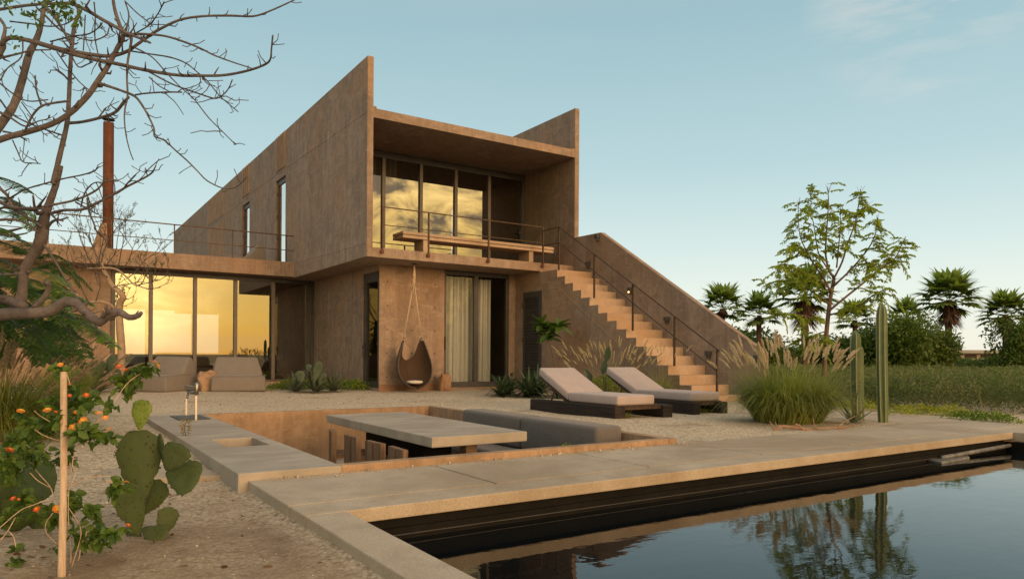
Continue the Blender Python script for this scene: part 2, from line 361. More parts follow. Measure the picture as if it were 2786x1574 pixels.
def mat_ground():
    m, nt, nd, lk = newmat('gravel_ground')
    pos = nd.new('ShaderNodeNewGeometry').outputs['Position']
    vo = N(nt, 'ShaderNodeTexVoronoi', i_Scale=48.0); lk.new(pos, vo.inputs['Vector'])
    sep = nd.new('ShaderNodeSeparateColor'); lk.new(vo.outputs['Color'], sep.inputs[0])
    g = mixc(nt, sep.outputs[0], (0.46, 0.375, 0.265), (0.74, 0.64, 0.49))
    g = mixc(nt, ramp(nt, sep.outputs[1], [(0.90, 0.0), (0.97, 0.75)]), g, (0.15, 0.105, 0.065))
    edge = ramp(nt, vo.outputs['Distance'], [(0.35, 0.0), (0.75, 0.55)])
    g = mixc(nt, edge, g, (0.22, 0.165, 0.11))
    # bare earth patches, mostly in the planted bed
    sx = nd.new('ShaderNodeSeparateXYZ'); lk.new(pos, sx.inputs[0])
    bed = math_(nt, 'MULTIPLY', ramp(nt, math_(nt, 'MULTIPLY', math_(nt, 'SUBTRACT', 1.15, sx.outputs[0]), 1.5), [(0.0, 0.0), (0.3, 1.0)]),
                ramp(nt, math_(nt, 'MULTIPLY', math_(nt, 'SUBTRACT', 6.2, sx.outputs[1]), 0.25), [(0.0, 0.0), (0.7, 1.0)]))
    fine = noise(nt, pos, 130, 4, 0.7); med = noise(nt, pos, 7, 5, 0.65)
    e = mixc(nt, ramp(nt, fine, [(0.3, 0.0), (0.7, 1.0)]), (0.185, 0.128, 0.08), (0.32, 0.24, 0.155))
    e = mixc(nt, ramp(nt, med, [(0.48, 0.0), (0.66, 0.6)]), e, (0.14, 0.088, 0.055))
    pt = noise(nt, pos, 1.1, 5, 0.6, 0.5)
    f = math_(nt, 'MAXIMUM', ramp(nt, pt, [(0.60, 0.0), (0.70, 0.6)]), math_(nt, 'MULTIPLY', bed, ramp(nt, noise(nt, pos, 2.3, 5), [(0.40, 0.62), (0.6, 0.97)])))
    c = mixc(nt, f, g, e)
    big = noise(nt, pos, 0.5, 4)
    c = mixc(nt, 0.35, c, ramp(nt, big, [(0.3, 0.38), (0.7, 0.62)]), 'OVERLAY')
    far = ramp(nt, math_(nt, 'MULTIPLY', nd_len(nt, pos), 0.01), [(0.22, 0.0), (0.4, 1.0)])
    c = mixc(nt, far, c, (0.09, 0.10, 0.045))
    b = N(nt, 'ShaderNodeBsdfPrincipled', i_Roughness=0.95); b.inputs['Specular IOR Level'].default_value = 0.15
    lk.new(c, b.inputs['Base Color'])
    h = math_(nt, 'ADD', math_(nt, 'MULTIPLY', vo.outputs['Distance'], -0.7), math_(nt, 'MULTIPLY', fine, 0.5))
    h = math_(nt, 'ADD', h, math_(nt, 'MULTIPLY', med, 1.2))
    bp = N(nt, 'ShaderNodeBump', i_Strength=0.7, i_Distance=0.016); lk.new(h, bp.inputs['Height']); lk.new(bp.outputs[0], b.inputs['Normal'])
    o = nd.new('ShaderNodeOutputMaterial'); lk.new(b.outputs[0], o.inputs[0])
    return m
def nd_len(nt, v):
    n = nt.nodes.new('ShaderNodeVectorMath'); n.operation = 'LENGTH'; nt.links.new(v, n.inputs[0]); return n.outputs['Value']
M['sand'] = mat_ground()
def mat_wicker():
    m, nt, nd, lk = newmat('woven_wicker')
    pos = nd.new('ShaderNodeNewGeometry').outputs['Position']
    w1 = N(nt, 'ShaderNodeTexWave', i_Scale=26.0, i_Distortion=1.5); w1.bands_direction = 'Z'; lk.new(pos, w1.inputs['Vector'])
    w2 = N(nt, 'ShaderNodeTexWave', i_Scale=16.0, i_Distortion=2.0); w2.bands_direction = 'X'; lk.new(pos, w2.inputs['Vector'])
    h = math_(nt, 'MULTIPLY', w1.outputs['Fac'], w2.outputs['Fac'])
    c = mixc(nt, h, (0.045, 0.026, 0.016), (0.20, 0.115, 0.062))
    b = N(nt, 'ShaderNodeBsdfPrincipled', i_Roughness=0.6); lk.new(c, b.inputs['Base Color'])
    bp = N(nt, 'ShaderNodeBump', i_Strength=0.8, i_Distance=0.01); lk.new(h, bp.inputs['Height']); lk.new(bp.outputs[0], b.inputs['Normal'])
    o = nd.new('ShaderNodeOutputMaterial'); lk.new(b.outputs[0], o.inputs[0]); return m
M['wicker'] = mat_wicker()
def mat_water():
    m, nt, nd, lk = newmat('dark_pool_water')
    pos = nd.new('ShaderNodeNewGeometry').outputs['Position']
    b = N(nt, 'ShaderNodeBsdfPrincipled', i_Roughness=0.01, i_IOR=1.33)
    b.inputs['Base Color'].default_value = (0.004, 0.006, 0.007, 1); b.inputs['Specular IOR Level'].default_value = 0.55
    n1 = noise(nt, pos, 3.0, 3, 0.5, 0.4, sc=(1.0, 1.7, 1)); n2 = noise(nt, pos, 17, 3, 0.6, 0.3, sc=(1, 1.8, 1))
    patch = ramp(nt, noise(nt, pos, 0.55, 3), [(0.42, 0.10), (0.6, 1.0)])
    h = math_(nt, 'ADD', math_(nt, 'MULTIPLY', n1, 0.9), math_(nt, 'MULTIPLY', math_(nt, 'MULTIPLY', n2, patch), 0.22))
    bp = N(nt, 'ShaderNodeBump', i_Strength=0.026, i_Distance=0.05); lk.new(h, bp.inputs['Height']); lk.new(bp.outputs[0], b.inputs['Normal'])
    o = nd.new('ShaderNodeOutputMaterial'); lk.new(b.outputs[0], o.inputs[0]); return m
M['water'] = mat_water()
def mat_emit(name, c, s):
    m, nt, nd, lk = newmat(name); e = nd.new('ShaderNodeEmission'); e.inputs[0].default_value = tuple(c)+(1,); e.inputs[1].default_value = s
    o = nd.new('ShaderNodeOutputMaterial'); lk.new(e.outputs[0], o.inputs[0]); return m
M['bulb'] = mat_emit('lit_bulb', (1.0, 0.55, 0.2), 3.0)
# ================================================================== SETTING: ground, paving, pool
def gz(x, y):
    """gravel / sand level"""
    x = np.asarray(x, float); y = np.asarray(y, float)
    bed = np.clip((1.3 - x) / 0.3, 0, 1) * np.clip((6.6 - y) / 1.9, 0, 1)
    wob = 0.012*np.sin(x*1.7+0.6*y) * np.cos(y*1.3-0.4*x) + 0.008*np.sin(x*4.1+1)*np.sin(y*3.7)
    near = np.clip(1 - np.hypot(x, y)/45.0, 0, 1)
    mound = 0.03*np.exp(-(((x+0.6)/0.5)**2 + ((y-3.2)/0.35)**2))
    rise = np.clip((y-15)/4.0, 0, 1) * np.clip((6.2-x)/1.0, 0, 1) * 0.04
    return -0.072*bed + wob*near - 0.008 + mound + rise
def build_ground():
    xs = np.concatenate([[-2600, -900, -300, -120, -60, -30, -18], np.arange(-10, -3, 0.5), np.arange(-3, 10.2, 0.15), np.arange(10.2, 20, 0.6), [26, 40, 70, 130, 300, 900, 2600]])
    ys = np.concatenate([[-2600, -900, -300, -100, -40, -20, -12, -8], np.arange(-6, 0, 0.6), np.arange(0, 17, 0.15), np.arange(17, 24, 0.7), [30, 40, 60, 100, 180, 400, 900, 2600]])
    holes = [(1.05, 4.92, 4.71, 9.66), (1.12, 10.13, -7.98, 4.69)]
    for a, b, c, d in holes:
        xs = np.concatenate([xs, [a, b]]); ys = np.concatenate([ys, [c, d]])
    xs = np.unique(np.round(xs, 4)); ys = np.unique(np.round(ys, 4))
    X, Y = np.meshgrid(xs, ys, indexing='ij'); V = np.stack([X, Y, gz(X, Y)], -1).reshape(-1, 3)
    nx, ny = len(xs), len(ys)
    i, j = np.meshgrid(np.arange(nx-1), np.arange(ny-1), indexing='ij'); i = i.ravel(); j = j.ravel()
    cx = (xs[i]+xs[i+1])/2; cy = (ys[j]+ys[j+1])/2
    keep = np.ones(len(i), bool)
    for a, b, c, d in holes: keep &= ~((cx > a) & (cx < b) & (cy > c) & (cy < d))
    i, j = i[keep], j[keep]
    Fc = np.stack([i*ny+j, (i+1)*ny+j, (i+1)*ny+j+1, i*ny+j+1], -1)
    o = arr('ground', V, Fc, M['sand'], smooth=True); tag(o, kind='structure')
build_ground()

# paving slabs and pool coping
P = MB(); g = 0.009
xs = [1.10, 2.40, 3.72, 5.00, 6.27, 7.60, 8.93, 10.15]
for a, b in zip(xs[:-1], xs[1:]):
    P.box(a + (g if a > 1.2 else 0), b - (g if b < 10 else 0), 3.822, 4.70, -0.09, 0.0)
P.box(8.94, 10.15, 4.715, 5.72, -0.09, 0.0); P.box(8.94, 10.15, 5.735, 6.35, -0.09, 0.0)
P.box(1.10, 8.925, 3.535, 3.80, -0.072, 0.001)            # coping, pool side
P.box(1.10, 1.315, -8, 3.523, -0.12, 0.001)               # coping, near side
P.box(8.937, 9.17, -8, 3.80, -0.10, 0.001)                # coping, far side
for a, b in ((-8, -0.2), (-0.18, 2.6), (2.615, 3.80)): P.box(9.185, 10.15, a, b, -0.09, 0.0)
tag(P.build('paving', M['paving'], bevel=0.006), kind='structure')
B = MB(); B.box(1.12, 10.13, 3.765, 4.69, -0.2, -0.03); B.box(8.96, 10.13, 4.691, 6.33, -0.21, -0.0305); B.box(9.0, 10.13, -8, 3.55, -0.2, -0.0122); B.box(1.115, 1.30, -7.99, 3.50, -0.3, -0.02)
tag(B.build('paving_bed', M['joint']), kind='structure')
pool = empty('swimming_pool', (5.1, 3.6, -0.2), 'black lined swimming pool set below a concrete coping', 'swimming pool')
W = MB(); W.box(1.37, 8.87, 3.60, 3.75, -2.0, -0.074); W.box(1.33, 1.37, -8, 3.60, -2.0, -0.125); W.box(8.87, 8.93, -8, 3.60, -2.0, -0.105); W.box(1.37, 8.87, -8, 3.6, -2.05, -2.0)
W.box(1.37, 8.87, 3.585, 3.60, -2.0, -0.135)
W.build('basin_wall', M['black_tile'], pool)
def build_water():
    xs = np.arange(1.33, 8.9, 0.5); V = [(1.33,-8,-0.2),(8.9,-8,-0.2),(8.9,3.63,-0.2),(1.33,3.63,-0.2)]
    o = arr('pool_water', V, [[0,1,2,3]], M['water']); tag(o, kind='structure')
build_water()
wl = MB(); wl.box(1.38, 8.86, 3.579, 3.5845, -0.176, -0.171); wl.build('waterline_ledge', M['frame'], pool)
# slate board lying at the water's edge
q0 = onz(2500, 1249, -0.195); q1 = onz(2562, 1260, -0.195); q2 = onz(2638, 1246, -0.195); q3 = onz(2630, 1238, -0.195); q4 = onz(2590, 1233, -0.195)
sb = MB(); pts = [q0, q1, q2, q3, q4]
n_ = len(pts); sb.add([(p[0], p[1], -0.205) for p in pts] + [(p[0], p[1], -0.18) for p in pts], [tuple(range(n_))[::-1], tuple(range(n_, 2*n_))] + [(i, (i+1) % n_, n_+(i+1) % n_, n_+i) for i in range(n_)])
tag(sb.build('floating_board', M['mat_grey'], bevel=0.006), 'flat grey board lying on the water by the pool wall', 'board')
pp = MB(); pp.tube([(7.4, 3.55, -0.17), (8.1, 3.545, -0.155), (8.85, 3.54, -0.14)], 0.022, 10)
tag(pp.build('pool_pipe', M['mat_grey'], smooth=True), 'grey pipe running along the black pool wall', 'pipe')

# ================================================================== HOUSE
house = empty('concrete_house', (8.4, 13.97, 0), 'two storey earth toned concrete house with cantilevered upper floor', 'house')
con = M['concrete']
def seam_y(mb, x, y0, z0, y1, z1, w=0.012, d=0.006):
    mb.add([(x, y0, z0-w), (x, y1, z1-w), (x, y1, z1+w), (x, y0, z0+w), (x-d, y0, z0-w*0.4), (x-d, y1, z1-w*0.4), (x-d, y1, z1+w*0.4), (x-d, y0, z0+w*0.4)],
           [(4,5,6,7)[::-1], (0,1,5,4)[::-1], (3,2,6,7), (0,4,7,3)[::-1], (1,5,6,2)], 0)
XL = 5.596
w1 = (19.87, 20.84, 3.24, 5.745); w2 = (23.94, 24.93, 3.24, 5.745)
m = MB(); m.panel('x', XL, 5.726, [13.97, 39.4], [2.84, 6.97], [w1, w2])
seam_y(m, XL, 13.99, 5.82, 18, 5.88); seam_y(m, XL, 18.0, 5.88, 23.9, 5.97); seam_y(m, XL, 24, 5.9, 39, 5.8); seam_y(m, XL, 13.99, 3.12, 19.0, 3.22)
for yy, a, b in ((15.75, 3.15, 5.6), (18.1, 5.9, 6.95), (14.85, 5.84, 6.95), (17.35, 3.2, 5.8), (16.45, 5.86, 6.95), (19.0, 3.25, 5.85), (22.4, 3.3, 5.9), (22.0, 5.95, 6.95)): 
    m.add([(XL, yy-.01, a), (XL, yy+.01, a), (XL, yy+.01, b), (XL, yy-.01, b), (XL-.005, yy, a), (XL-.005, yy, b)], [(0,4,5,3), (4,1,2,5)], 0)
m.build('upper_wall', con, house)
def ribs(y0, y1, z0, z1, n):
    mb = MB(); st = (y1-y0)/n
    for k in range(n):
        mb.box(XL-0.035, XL, y0+k*st, y0+k*st+st*0.5, z0, z1)
    mb.build('rib_panel', M['concrete_rough'], house)
ribs(19.9, 20.84, 5.98, 6.95, 5); ribs(23.95, 24.95, 6.0, 6.95, 4)
def roughp(y0, y1, z0, z1, n):
    mb = MB(); st = (y1-y0)/n
    for k in range(n): mb.box(XL-0.014, XL, y0+k*st, y0+k*st+st*0.72, z0, z1)
    mb.build('rib_panel', M['concrete_rough'], house)
roughp(27.75, 31.0, 5.95, 6.93, 14); roughp(27.75, 31.0, 3.3, 5.74, 14)
wr = (19.93, 20.60, 3.9, 5.57)
m = MB(); m.panel('x', 11.03, 11.16, [13.97, 39.4], [2.84, 6.95], [wr]); m.build('upper_wall', con, house)
m = MB(); m.box(5.727, 11.029, 13.971, 39.38, 5.725, 5.915); m.box(5.727, 5.80, 13.98, 39.3, 5.915, 5.96); m.box(10.95, 11.029, 13.98, 39.3, 5.915, 5.95); m.build('roof_slab', con, house)
m = MB(); m.box(5.727, 11.029, 13.971, 39.38, 2.84, 3.04); m.build('floor_slab', con, house)
m = MB(); m.box(5.727, 11.029, 39.2, 39.37, 3.04, 5.725); m.build('rear_wall', con, house)
m = MB(); m.box(5.727, 11.029, 23.0, 23.12, 3.041, 5.724); m.build('room_wall', M['interior'], house)
m = MB(); m.box(5.728, 11.028, 16.3, 22.99, 3.041, 3.05); m.build('room_floor', M['dark'], house)
# parapet step detail of the roof: sloping fillet seen beside the left parapet
# --- upper glazing
YU = 16.2
win = empty('glazed_wall', (8.4-8.4, YU-13.97, 0)); win.parent = house
def frame_y(par, y, xs_, z0, z1, head=0.11, sill=0.06, wd=0.085, dp=0.10, mat='frame', mull='frame_light'):
    mb = MB(); mb.box(xs_[0], xs_[-1], y-dp/2, y+dp/2, z1-head, z1); mb.box(xs_[0], xs_[-1], y-dp/2, y+dp/2, z0, z0+sill)
    mb.box(xs_[0], xs_[0]+wd, y-dp/2, y+dp/2, z0+sill, z1-head); mb.box(xs_[-1]-wd, xs_[-1], y-dp/2, y+dp/2, z0+sill, z1-head)
    mb.build('frame', M[mat], par, bevel=0.004)
    mb = MB()
    for x in xs_[1:-1]: mb.box(x-wd/2, x+wd/2, y-dp/2-0.004, y+dp/2, z0+sill, z1-head)
    if xs_[1:-1]: mb.build('mullion', M[mull], par, bevel=0.004)
def panes_y(par, y, xs_, z0, z1, mat='glass', inset=0.03):
    for a, b in zip(xs_[:-1], xs_[1:]):
        arr('pane', [(a+inset, y, z0), (b-inset, y, z0), (b-inset, y, z1), (a+inset, y, z1)], [[0,1,2,3]], M[mat], par)
xu = [5.735, 5.93, 6.90, 7.90, 8.89, 9.89, 11.025]
frame_y(win, YU, xu, 3.042, 5.722, head=0.16); panes_y(win, YU, xu, 3.09, 5.6)
h = MB(); h.box(10.86, 10.89, YU-0.10, YU-0.06, 3.95, 4.25); h.box(10.78, 10.89, YU-0.13, YU-0.10, 4.12, 4.15); h.build('handle', M['frame'], win)
# side windows of the upper wall
for (y0, y1, z0, z1) in (w1, w2):
    wn = empty('side_window', (XL-8.4, y0-13.97, z0)); wn.parent = house
    x = XL + 0.085; mb = MB(); fw = 0.07
    mb.box(x-.03, x+.03, y0+.002, y0+fw, z0, z1-.002); mb.box(x-.03, x+.03, y1-fw, y1-.002, z0, z1-.002); mb.box(x-.03, x+.03, y0+fw, y1-fw, z1-0.13, z1-.002); mb.box(x-.03, x+.03, y0+fw, y1-fw, z0, z0+.06)
    mb.build('frame', M['frame_light'], wn)
    arr('pane', [(x, y0+fw, z0+.06), (x, y1-fw, z0+.06), (x, y1-fw, z1-.13), (x, y0+fw, z1-.13)], [[0,1,2,3]], M['glass'], wn)
    for hz in (0.35, 0.6, 0.85):
        mb = MB(); mb.tube([(x-.045, y1-.03, z0+(z1-z0)*hz-.05), (x-.045, y1-.03, z0+(z1-z0)*hz+.05)], 0.012, 8); mb.build('hinge', M['frame'], wn)
wn = empty('gable_window', (11.03-8.4, 0, 0)); wn.parent = house
mb = MB(); mb.panel('x', 11.06, 11.12, [wr[0], wr[1]], [wr[2], wr[3]], [(wr[0]+.05, wr[1]-.05, wr[2]+.05, wr[3]-.05)]); mb.build('frame', M['frame'], wn)
# --- balcony railing + stair railing (one welded run)
rl = empty('railing', (0, 0, 3)); rl.parent = house
px_ = [5.93, 7.0, 8.52, 10.05]
for x in px_:
    mb = MB(); mb.box(x-.016, x+.016, 13.925, 13.957, 2.93, 3.88); mb.build('post', M['rail'], rl)
    mb = MB(); mb.box(x-.045, x+.03, 13.92, 13.969, 2.925, 2.99); mb.build('bracket', M['rust'], rl)
mb = MB(); mb.box(5.915, 10.066, 13.927, 13.955, 3.88, 3.90); mb.box(5.95, 10.03, 13.934, 13.948, 3.508, 3.524); mb.build('handrail', M['rail'], rl)
sp = [(13.30, 2.83, 3.80), (12.02, 2.10, 3.02), (10.80, 1.36, 2.27), (9.65, 0.66, 1.56), (8.62, 0.1, 0.93)]
XR = 10.045
for i, (y, z0, z1) in enumerate(sp):
    mb = MB(); mb.box(XR-.016, XR+.016, y-.016, y+.016, z0-0.03, z1); mb.build('post', M['rail'], rl)
def barp(mb, a, b, r=0.013): mb.tube([a, b], r, 8)
mb = MB(); barp(mb, (XR, 13.93, 3.80), (XR, 13.30, 3.805)); barp(mb, (XR, 13.30, 3.805), (XR, 8.55, 0.90)); barp(mb, (XR, 13.93, 3.44), (XR, 13.30, 3.44), .010); barp(mb, (XR, 13.30, 3.44), (XR, 8.62, 0.55), .010)
mb.build('handrail', M['rail'], rl)

# --- ground floor
m = MB(); nw = (15.06, 16.04, 0.06, 2.70)
m.panel('x', 6.33, 6.50, [15.03, 19.72], [-0.05, 2.839], [nw])
for yy in (16.7, 17.6, 18.5, 19.3):
    for zz in (0.35, 0.95, 1.6, 2.2): m.tube([(6.33, yy, zz), (6.3275, yy, zz)], 0.016, 8, mi=1)
m.build('side_wall', [con, M['dark']], house)
dn = empty('narrow_window', (6.33-8.4, 0, 0)); dn.parent = house
mb = MB(); mb.panel('x', 6.36, 6.44, [nw[0]+.002, nw[1]-.002], [nw[2], nw[3]-.002], [(nw[0]+.14, nw[1]-.16, nw[2]+.14, nw[3]-.22)]); mb.build('frame', M['frame'], dn)
arr('pane', [(6.40, nw[0]+.1, .15), (6.40, nw[1]-.1, .15), (6.40, nw[1]-.1, 2.55), (6.40, nw[0]+.1, 2.55)], [[0,1,2,3]], M['glass_clear'], dn)
mb = MB(); mb.box(6.31, 6.35, nw[1]-.13, nw[1]-.03, 0.98, 1.02); mb.box(6.33, 6.355, nw[1]-.11, nw[1]-.07, .75, 1.1); mb.build('handle', M['frame'], dn)
m = MB(); m.box(6.501, 7.97, 15.03, 15.18, -0.05, 2.839); m.box(6.33, 6.5005, 15.0285, 15.0305, -0.05, 2.839)
for xx in (6.52, 7.13, 7.72):
    for zz in (0.30, 0.85, 1.38, 1.92, 2.46): m.tube([(xx, 15.03, zz), (xx, 15.0275, zz)], 0.017, 8, mi=1)
m.add([(6.575, 15.03, 0.9), (6.60, 15.03, 0.9), (6.59, 15.03, 2.83), (6.57, 15.03, 2.83), (6.587, 15.024, 0.9), (6.58, 15.024, 2.83)], [(0,4,5,3), (4,1,2,5)], 0)
fb = np.linspace(6.33, 7.97, 24)                           # rough earth-stained foot of the wall
top = 0.12 + 0.07*np.abs(np.sin(fb*5.3)) * np.cos(fb*2.1)**2
vs_ = [(x, 15.012 - 0.01*math.sin(x*9), -0.03) for x in fb] + [(x, 15.018, float(t)) for x, t in zip(fb, top)] + [(x, 15.0305, float(t)+0.015) for x, t in zip(fb, top)]
k = len(fb); m.add(vs_, [(i, i+1, k+i+1, k+i) for i in range(k-1)] + [(k+i, k+i+1, 2*k+i+1, 2*k+i) for i in range(k-1)], 2)
m.build('front_wall', [con, M['dark'], M['joint']], house)
m = MB(); m.box(9.80, 9.999, 15.03, 15.18, -0.05, 2.839); m.box(10.0, 11.03, 15.03, 15.18, 0, 2.839); m.box(7.97, 9.80, 15.04, 15.3, -0.05, 0.045); m.build('front_wall', con, house)
sl = empty('sliding_window', (8.9-8.4, 0, 0)); sl.parent = house
xg = [7.972, 8.86, 9.798]
frame_y(sl, 15.10, xg, 0.045, 2.838, head=0.10, sill=0.13, wd=0.07, dp=0.09, mat='frame', mull='frame')
mb = MB(); mb.box(8.80, 8.92, 15.06, 15.12, .17, 2.74); mb.build('mullion', M['frame'], sl)
panes_y(sl, 15.11, xg, 0.15, 2.75, 'glass_clear')
mb = MB(); mb.box(7.985, 8.02, 15.02, 15.06, 0.95, 1.25); mb.build('handle', M['dark'], sl)
# hidden room shells of the ground floor
m = MB(); m.box(6.50, 11.03, 19.0, 19.1, 0.0, 2.839); m.box(10.9, 11.03, 15.19, 19.0, 0.0, 2.839); m.build('room_wall', M['interior'], house)
m = MB(); m.box(6.51, 10.89, 15.31, 18.99, 0.0, 0.05); m.build('room_floor', M['interior'], house)

# --- stairs
XS = 10.0
prof = [(15.02, -0.05), (15.02, 2.838), (13.968, 2.838), (13.968, 2.82)]
y, z = 13.30, 2.82
prof.append((y, z))
for k in range(15):
    z -= 0.1813; prof.append((y, z)); y -= 0.2945; prof.append((y, max(z, 0.1)))
prof.append((y, -0.05))
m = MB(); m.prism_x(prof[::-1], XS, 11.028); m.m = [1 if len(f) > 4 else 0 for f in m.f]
# faint shuttering line following the flight
for (ya, za), (yb, zb) in (((13.84, 2.39), (13.24, 2.38)), ((13.24, 2.38), (9.9, 0.24))):
    m.add([(XS, ya, za-.012), (XS, yb, zb-.012), (XS, yb, zb+.012), (XS, ya, za+.012), (XS-.007, ya, za), (XS-.007, yb, zb)], [(0,1,5,4), (4,5,2,3)], 1)
for yy in (13.2, 12.5, 11.8, 11.1):
    for zz in (0.75, 1.35, 1.95):
        if zz < 2.2 - (13.3-yy)*0.62: m.tube([(XS, yy, zz), (XS-.003, yy, zz)], 0.015, 8, mi=2)
m.build('staircase', [M['concrete_step'], con, M['dark']], house, bevel=0.005)
m = MB(); m.prism_x([(8.38, -0.05), (13.968, -0.05), (13.968, 3.745), (12.98, 3.735), (8.38, 0.90)], 11.029, 11.16)
m.build('stair_parapet', con, house, bevel=0.008)
for i, (yy, zz) in enumerate(((13.05, 3.64), (13.39, 3.03), (11.9, 2.3), (10.78, 1.6), (9.65, .88), (8.5, .80))):
    mb = MB(); mb.box(10.93, 11.028, yy-.05, yy+.05, zz-.035, zz+.045); mb.box(10.955, 11.028, yy-.03, yy+.03, zz-.10, zz-.035)
    lm = mb.build('wall_lamp', M['frame'], house, bevel=0.006)
    if i == 2:
        b2 = MB(); b2.lathe([(0.0, -.05), (.018, -.04), (.022, -.02), (.0, .0)], (10.935, yy, zz-.03), 10); b2.build('bulb', M['bulb'], lm, smooth=True)
# louvred door under the stairs
dr = empty('louvred_door', (XS-8.4, 0, 0)); dr.parent = house
y0, y1, z0, z1 = 13.90, 14.66, 0.04, 2.37
mb = MB(); mb.panel('x', XS-.03, XS-.002, [y0, y1], [z0, z1], [(y0+.10, y1-.10, z0+.14, z1-.14)]); mb.box(XS-.006, XS-.001, y0+.1, y1-.1, z0+.14, z1-.14); mb.build('frame', M['frame'], dr)
mb = MB(); nl = 27
for k in range(nl):
    zc = z0+.17+(z1-z0-.34)*k/(nl-1)
    mb.rbox((XS-.022, (y0+y1)/2, zc), (0.05, y1-y0-.21, 0.012), Matrix.Rotation(R(-38), 3, 'Y'))
mb.build('louvre', M['frame'], dr)
for zc in (0.35, 1.2, 2.05):
    mb = MB(); mb.tube([(XS-.03, y1+.012, zc-.06), (XS-.03, y1+.012, zc+.06)], .016, 8); mb.build('hinge', M['rust'], dr)
mb = MB(); mb.box(9.85, 9.93, 15.0, 15.029, 0.30, 0.38); mb.build('socket_box', M['dark'], house)
# --- left wing
m = MB(); m.box(-14, 5.594, 19.03, 30, 2.86, 3.245); m.box(-14, 5.594, 19.0, 19.03, 2.86, 2.861); m.build('wing_roof', con, house)
spm = MB(); spm.box(-0.52, -0.28, 19.015, 19.05, 2.97, 3.09); spm.build('roof_drain', M['dark'], house)
m = MB(); m.box(-14, 1.40, 19.66, 19.86, -0.05, 2.859); 
for xx in (0.2, 0.75, -0.5):
    for zz in (0.7, 1.4): m.tube([(xx, 19.66, zz), (xx, 19.657, zz)], .02, 8, mi=1)
m.build('wing_wall', [con, M['dark']], house)
m = MB(); m.panel('y', 27.0, 27.15, [1.6, 6.33], [0.0, 2.838], [(1.75, 2.95, .45, 2.3), (3.1, 4.4, .45, 2.3), (4.55, 5.3, .45, 2.3)]); m.build('wing_room_wall', M['interior'], house)
for bx in ((-14, -13.8, 19.9, 30, 0, 2.859), (1.4, 1.6, 19.87, 29.5, 0.06, 2.859), (6.33, 6.50, 19.721, 29.5, 0, 2.839)):
    m = MB(); m.box(*bx); m.build('wing_room_wall', M['interior'], house)
m = MB(); m.box(1.40, 6.33, 19.50, 29.5, -0.05, 0.085); m.build('wing_floor', M['pit'], house)
wg = empty('wing_glazing', (0, 19.66-13.97, 0)); wg.parent = house
xw = [1.402, 2.26, 3.27, 4.25, 5.22, 6.328]
frame_y(wg, 19.66, xw, 0.086, 2.858, head=0.115, sill=0.05, wd=0.088, dp=0.10, mat='frame', mull='frame_light'); panes_y(wg, 19.66, xw, 0.13, 2.75)
mb = MB(); mb.box(6.10, 6.20, 19.60, 19.72, .14, 2.74); mb.build('mullion', M['frame'], wg)
mb = MB(); mb.box(6.14, 6.17, 19.55, 19.60, .95, 1.1); mb.box(6.07, 6.17, 19.54, 19.56, 1.07, 1.095); mb.build('handle', M['frame'], wg)
rw = empty('roof_railing', (0, 19.03-13.97, 3.2)); rw.parent = house
for x in (-3.9, -2.55, -1.2, 1.36, 2.70, 4.05, 5.40):
    mb = MB(); mb.box(x-.013, x+.013, 19.06, 19.086, 3.245, 3.955); mb.build('post', M['rail'], rw)
mb = MB(); mb.box(-4, 5.595, 19.06, 19.086, 3.93, 3.955); mb.box(-4, 5.595, 19.066, 19.082, 3.55, 3.568); mb.build('handrail', M['rail'], rw)
m = MB(); m.prism_x([(19.4, 3.245), (21.2, 3.245), (19.75, 3.9), (19.55, 3.9)], 1.17, 1.30); m.add([(0.98, 19.55, 3.245), (1.17, 19.55, 3.245), (1.17, 19.55, 3.89), (0.98, 19.9, 3.245)], [(0,1,2), (0,2,3), (1,3,2)], 0); m.build('roof_buttress', con, house)
m = MB(); m.box(0.03, 0.14, 19.5, 19.62, 3.245, 3.92); m.build('roof_post', M['wood'], house)
ch = MB(); ch.lathe([(0.125, 3.245), (0.127, 5.0), (0.128, 5.01), (0.125, 5.02), (0.125, 6.78), (0.118, 6.785)], (1.44, 21.3, 0), 20); chm = ch.build('chimney', M['rust'], house)
for p in chm.data.polygons: p.use_smooth = len(p.vertices) == 4
cp = MB(); cp.lathe([(0.15, 6.86), (0.12, 6.885), (0.02, 6.90)], (1.44, 21.3, 0), 20)
for a in (0.4, 2.5, 4.6): cp.tube([(1.44+.11*math.cos(a), 21.3+.11*math.sin(a), 6.77), (1.44+.11*math.cos(a), 21.3+.11*math.sin(a), 6.865)], .008, 6)
cp.build('chimney_cap', M['frame'], chm)
# ================================================================== THINGS AT THE HOUSE
def rounded(name, mat, parent, x0, x1, y0, y1, z0, z1, bev=0.03, seg=3, puff=0.0):
    mb = MB(); mb.box(x0, x1, y0, y1, z0, z1); o = mb.build(name, mat, parent, smooth=True)
    m_ = o.modifiers.new('bevel', 'BEVEL'); m_.width = bev; m_.segments = seg; m_.limit_method = 'NONE'
    return o
# bench on the balcony
bn = empty('concrete_bench', (8.8, 14.6, 3.04), 'long concrete bench on two blocks behind the balcony railing', 'bench')
m = MB(); m.box(6.55, 10.62, 14.285, 14.82, 3.36, 3.425); m.box(6.545, 10.625, 14.27, 14.82, 3.437, 3.50); m.box(6.57, 10.6, 14.31, 14.80, 3.425, 3.437); m.build('seat', M['concrete_step'], bn, bevel=0.006)
for a, b in ((7.06, 7.18), (9.91, 10.03)):
    m = MB(); m.box(a, b, 14.32, 14.78, 3.041, 3.359); m.build('leg', M['concrete_step'], bn)
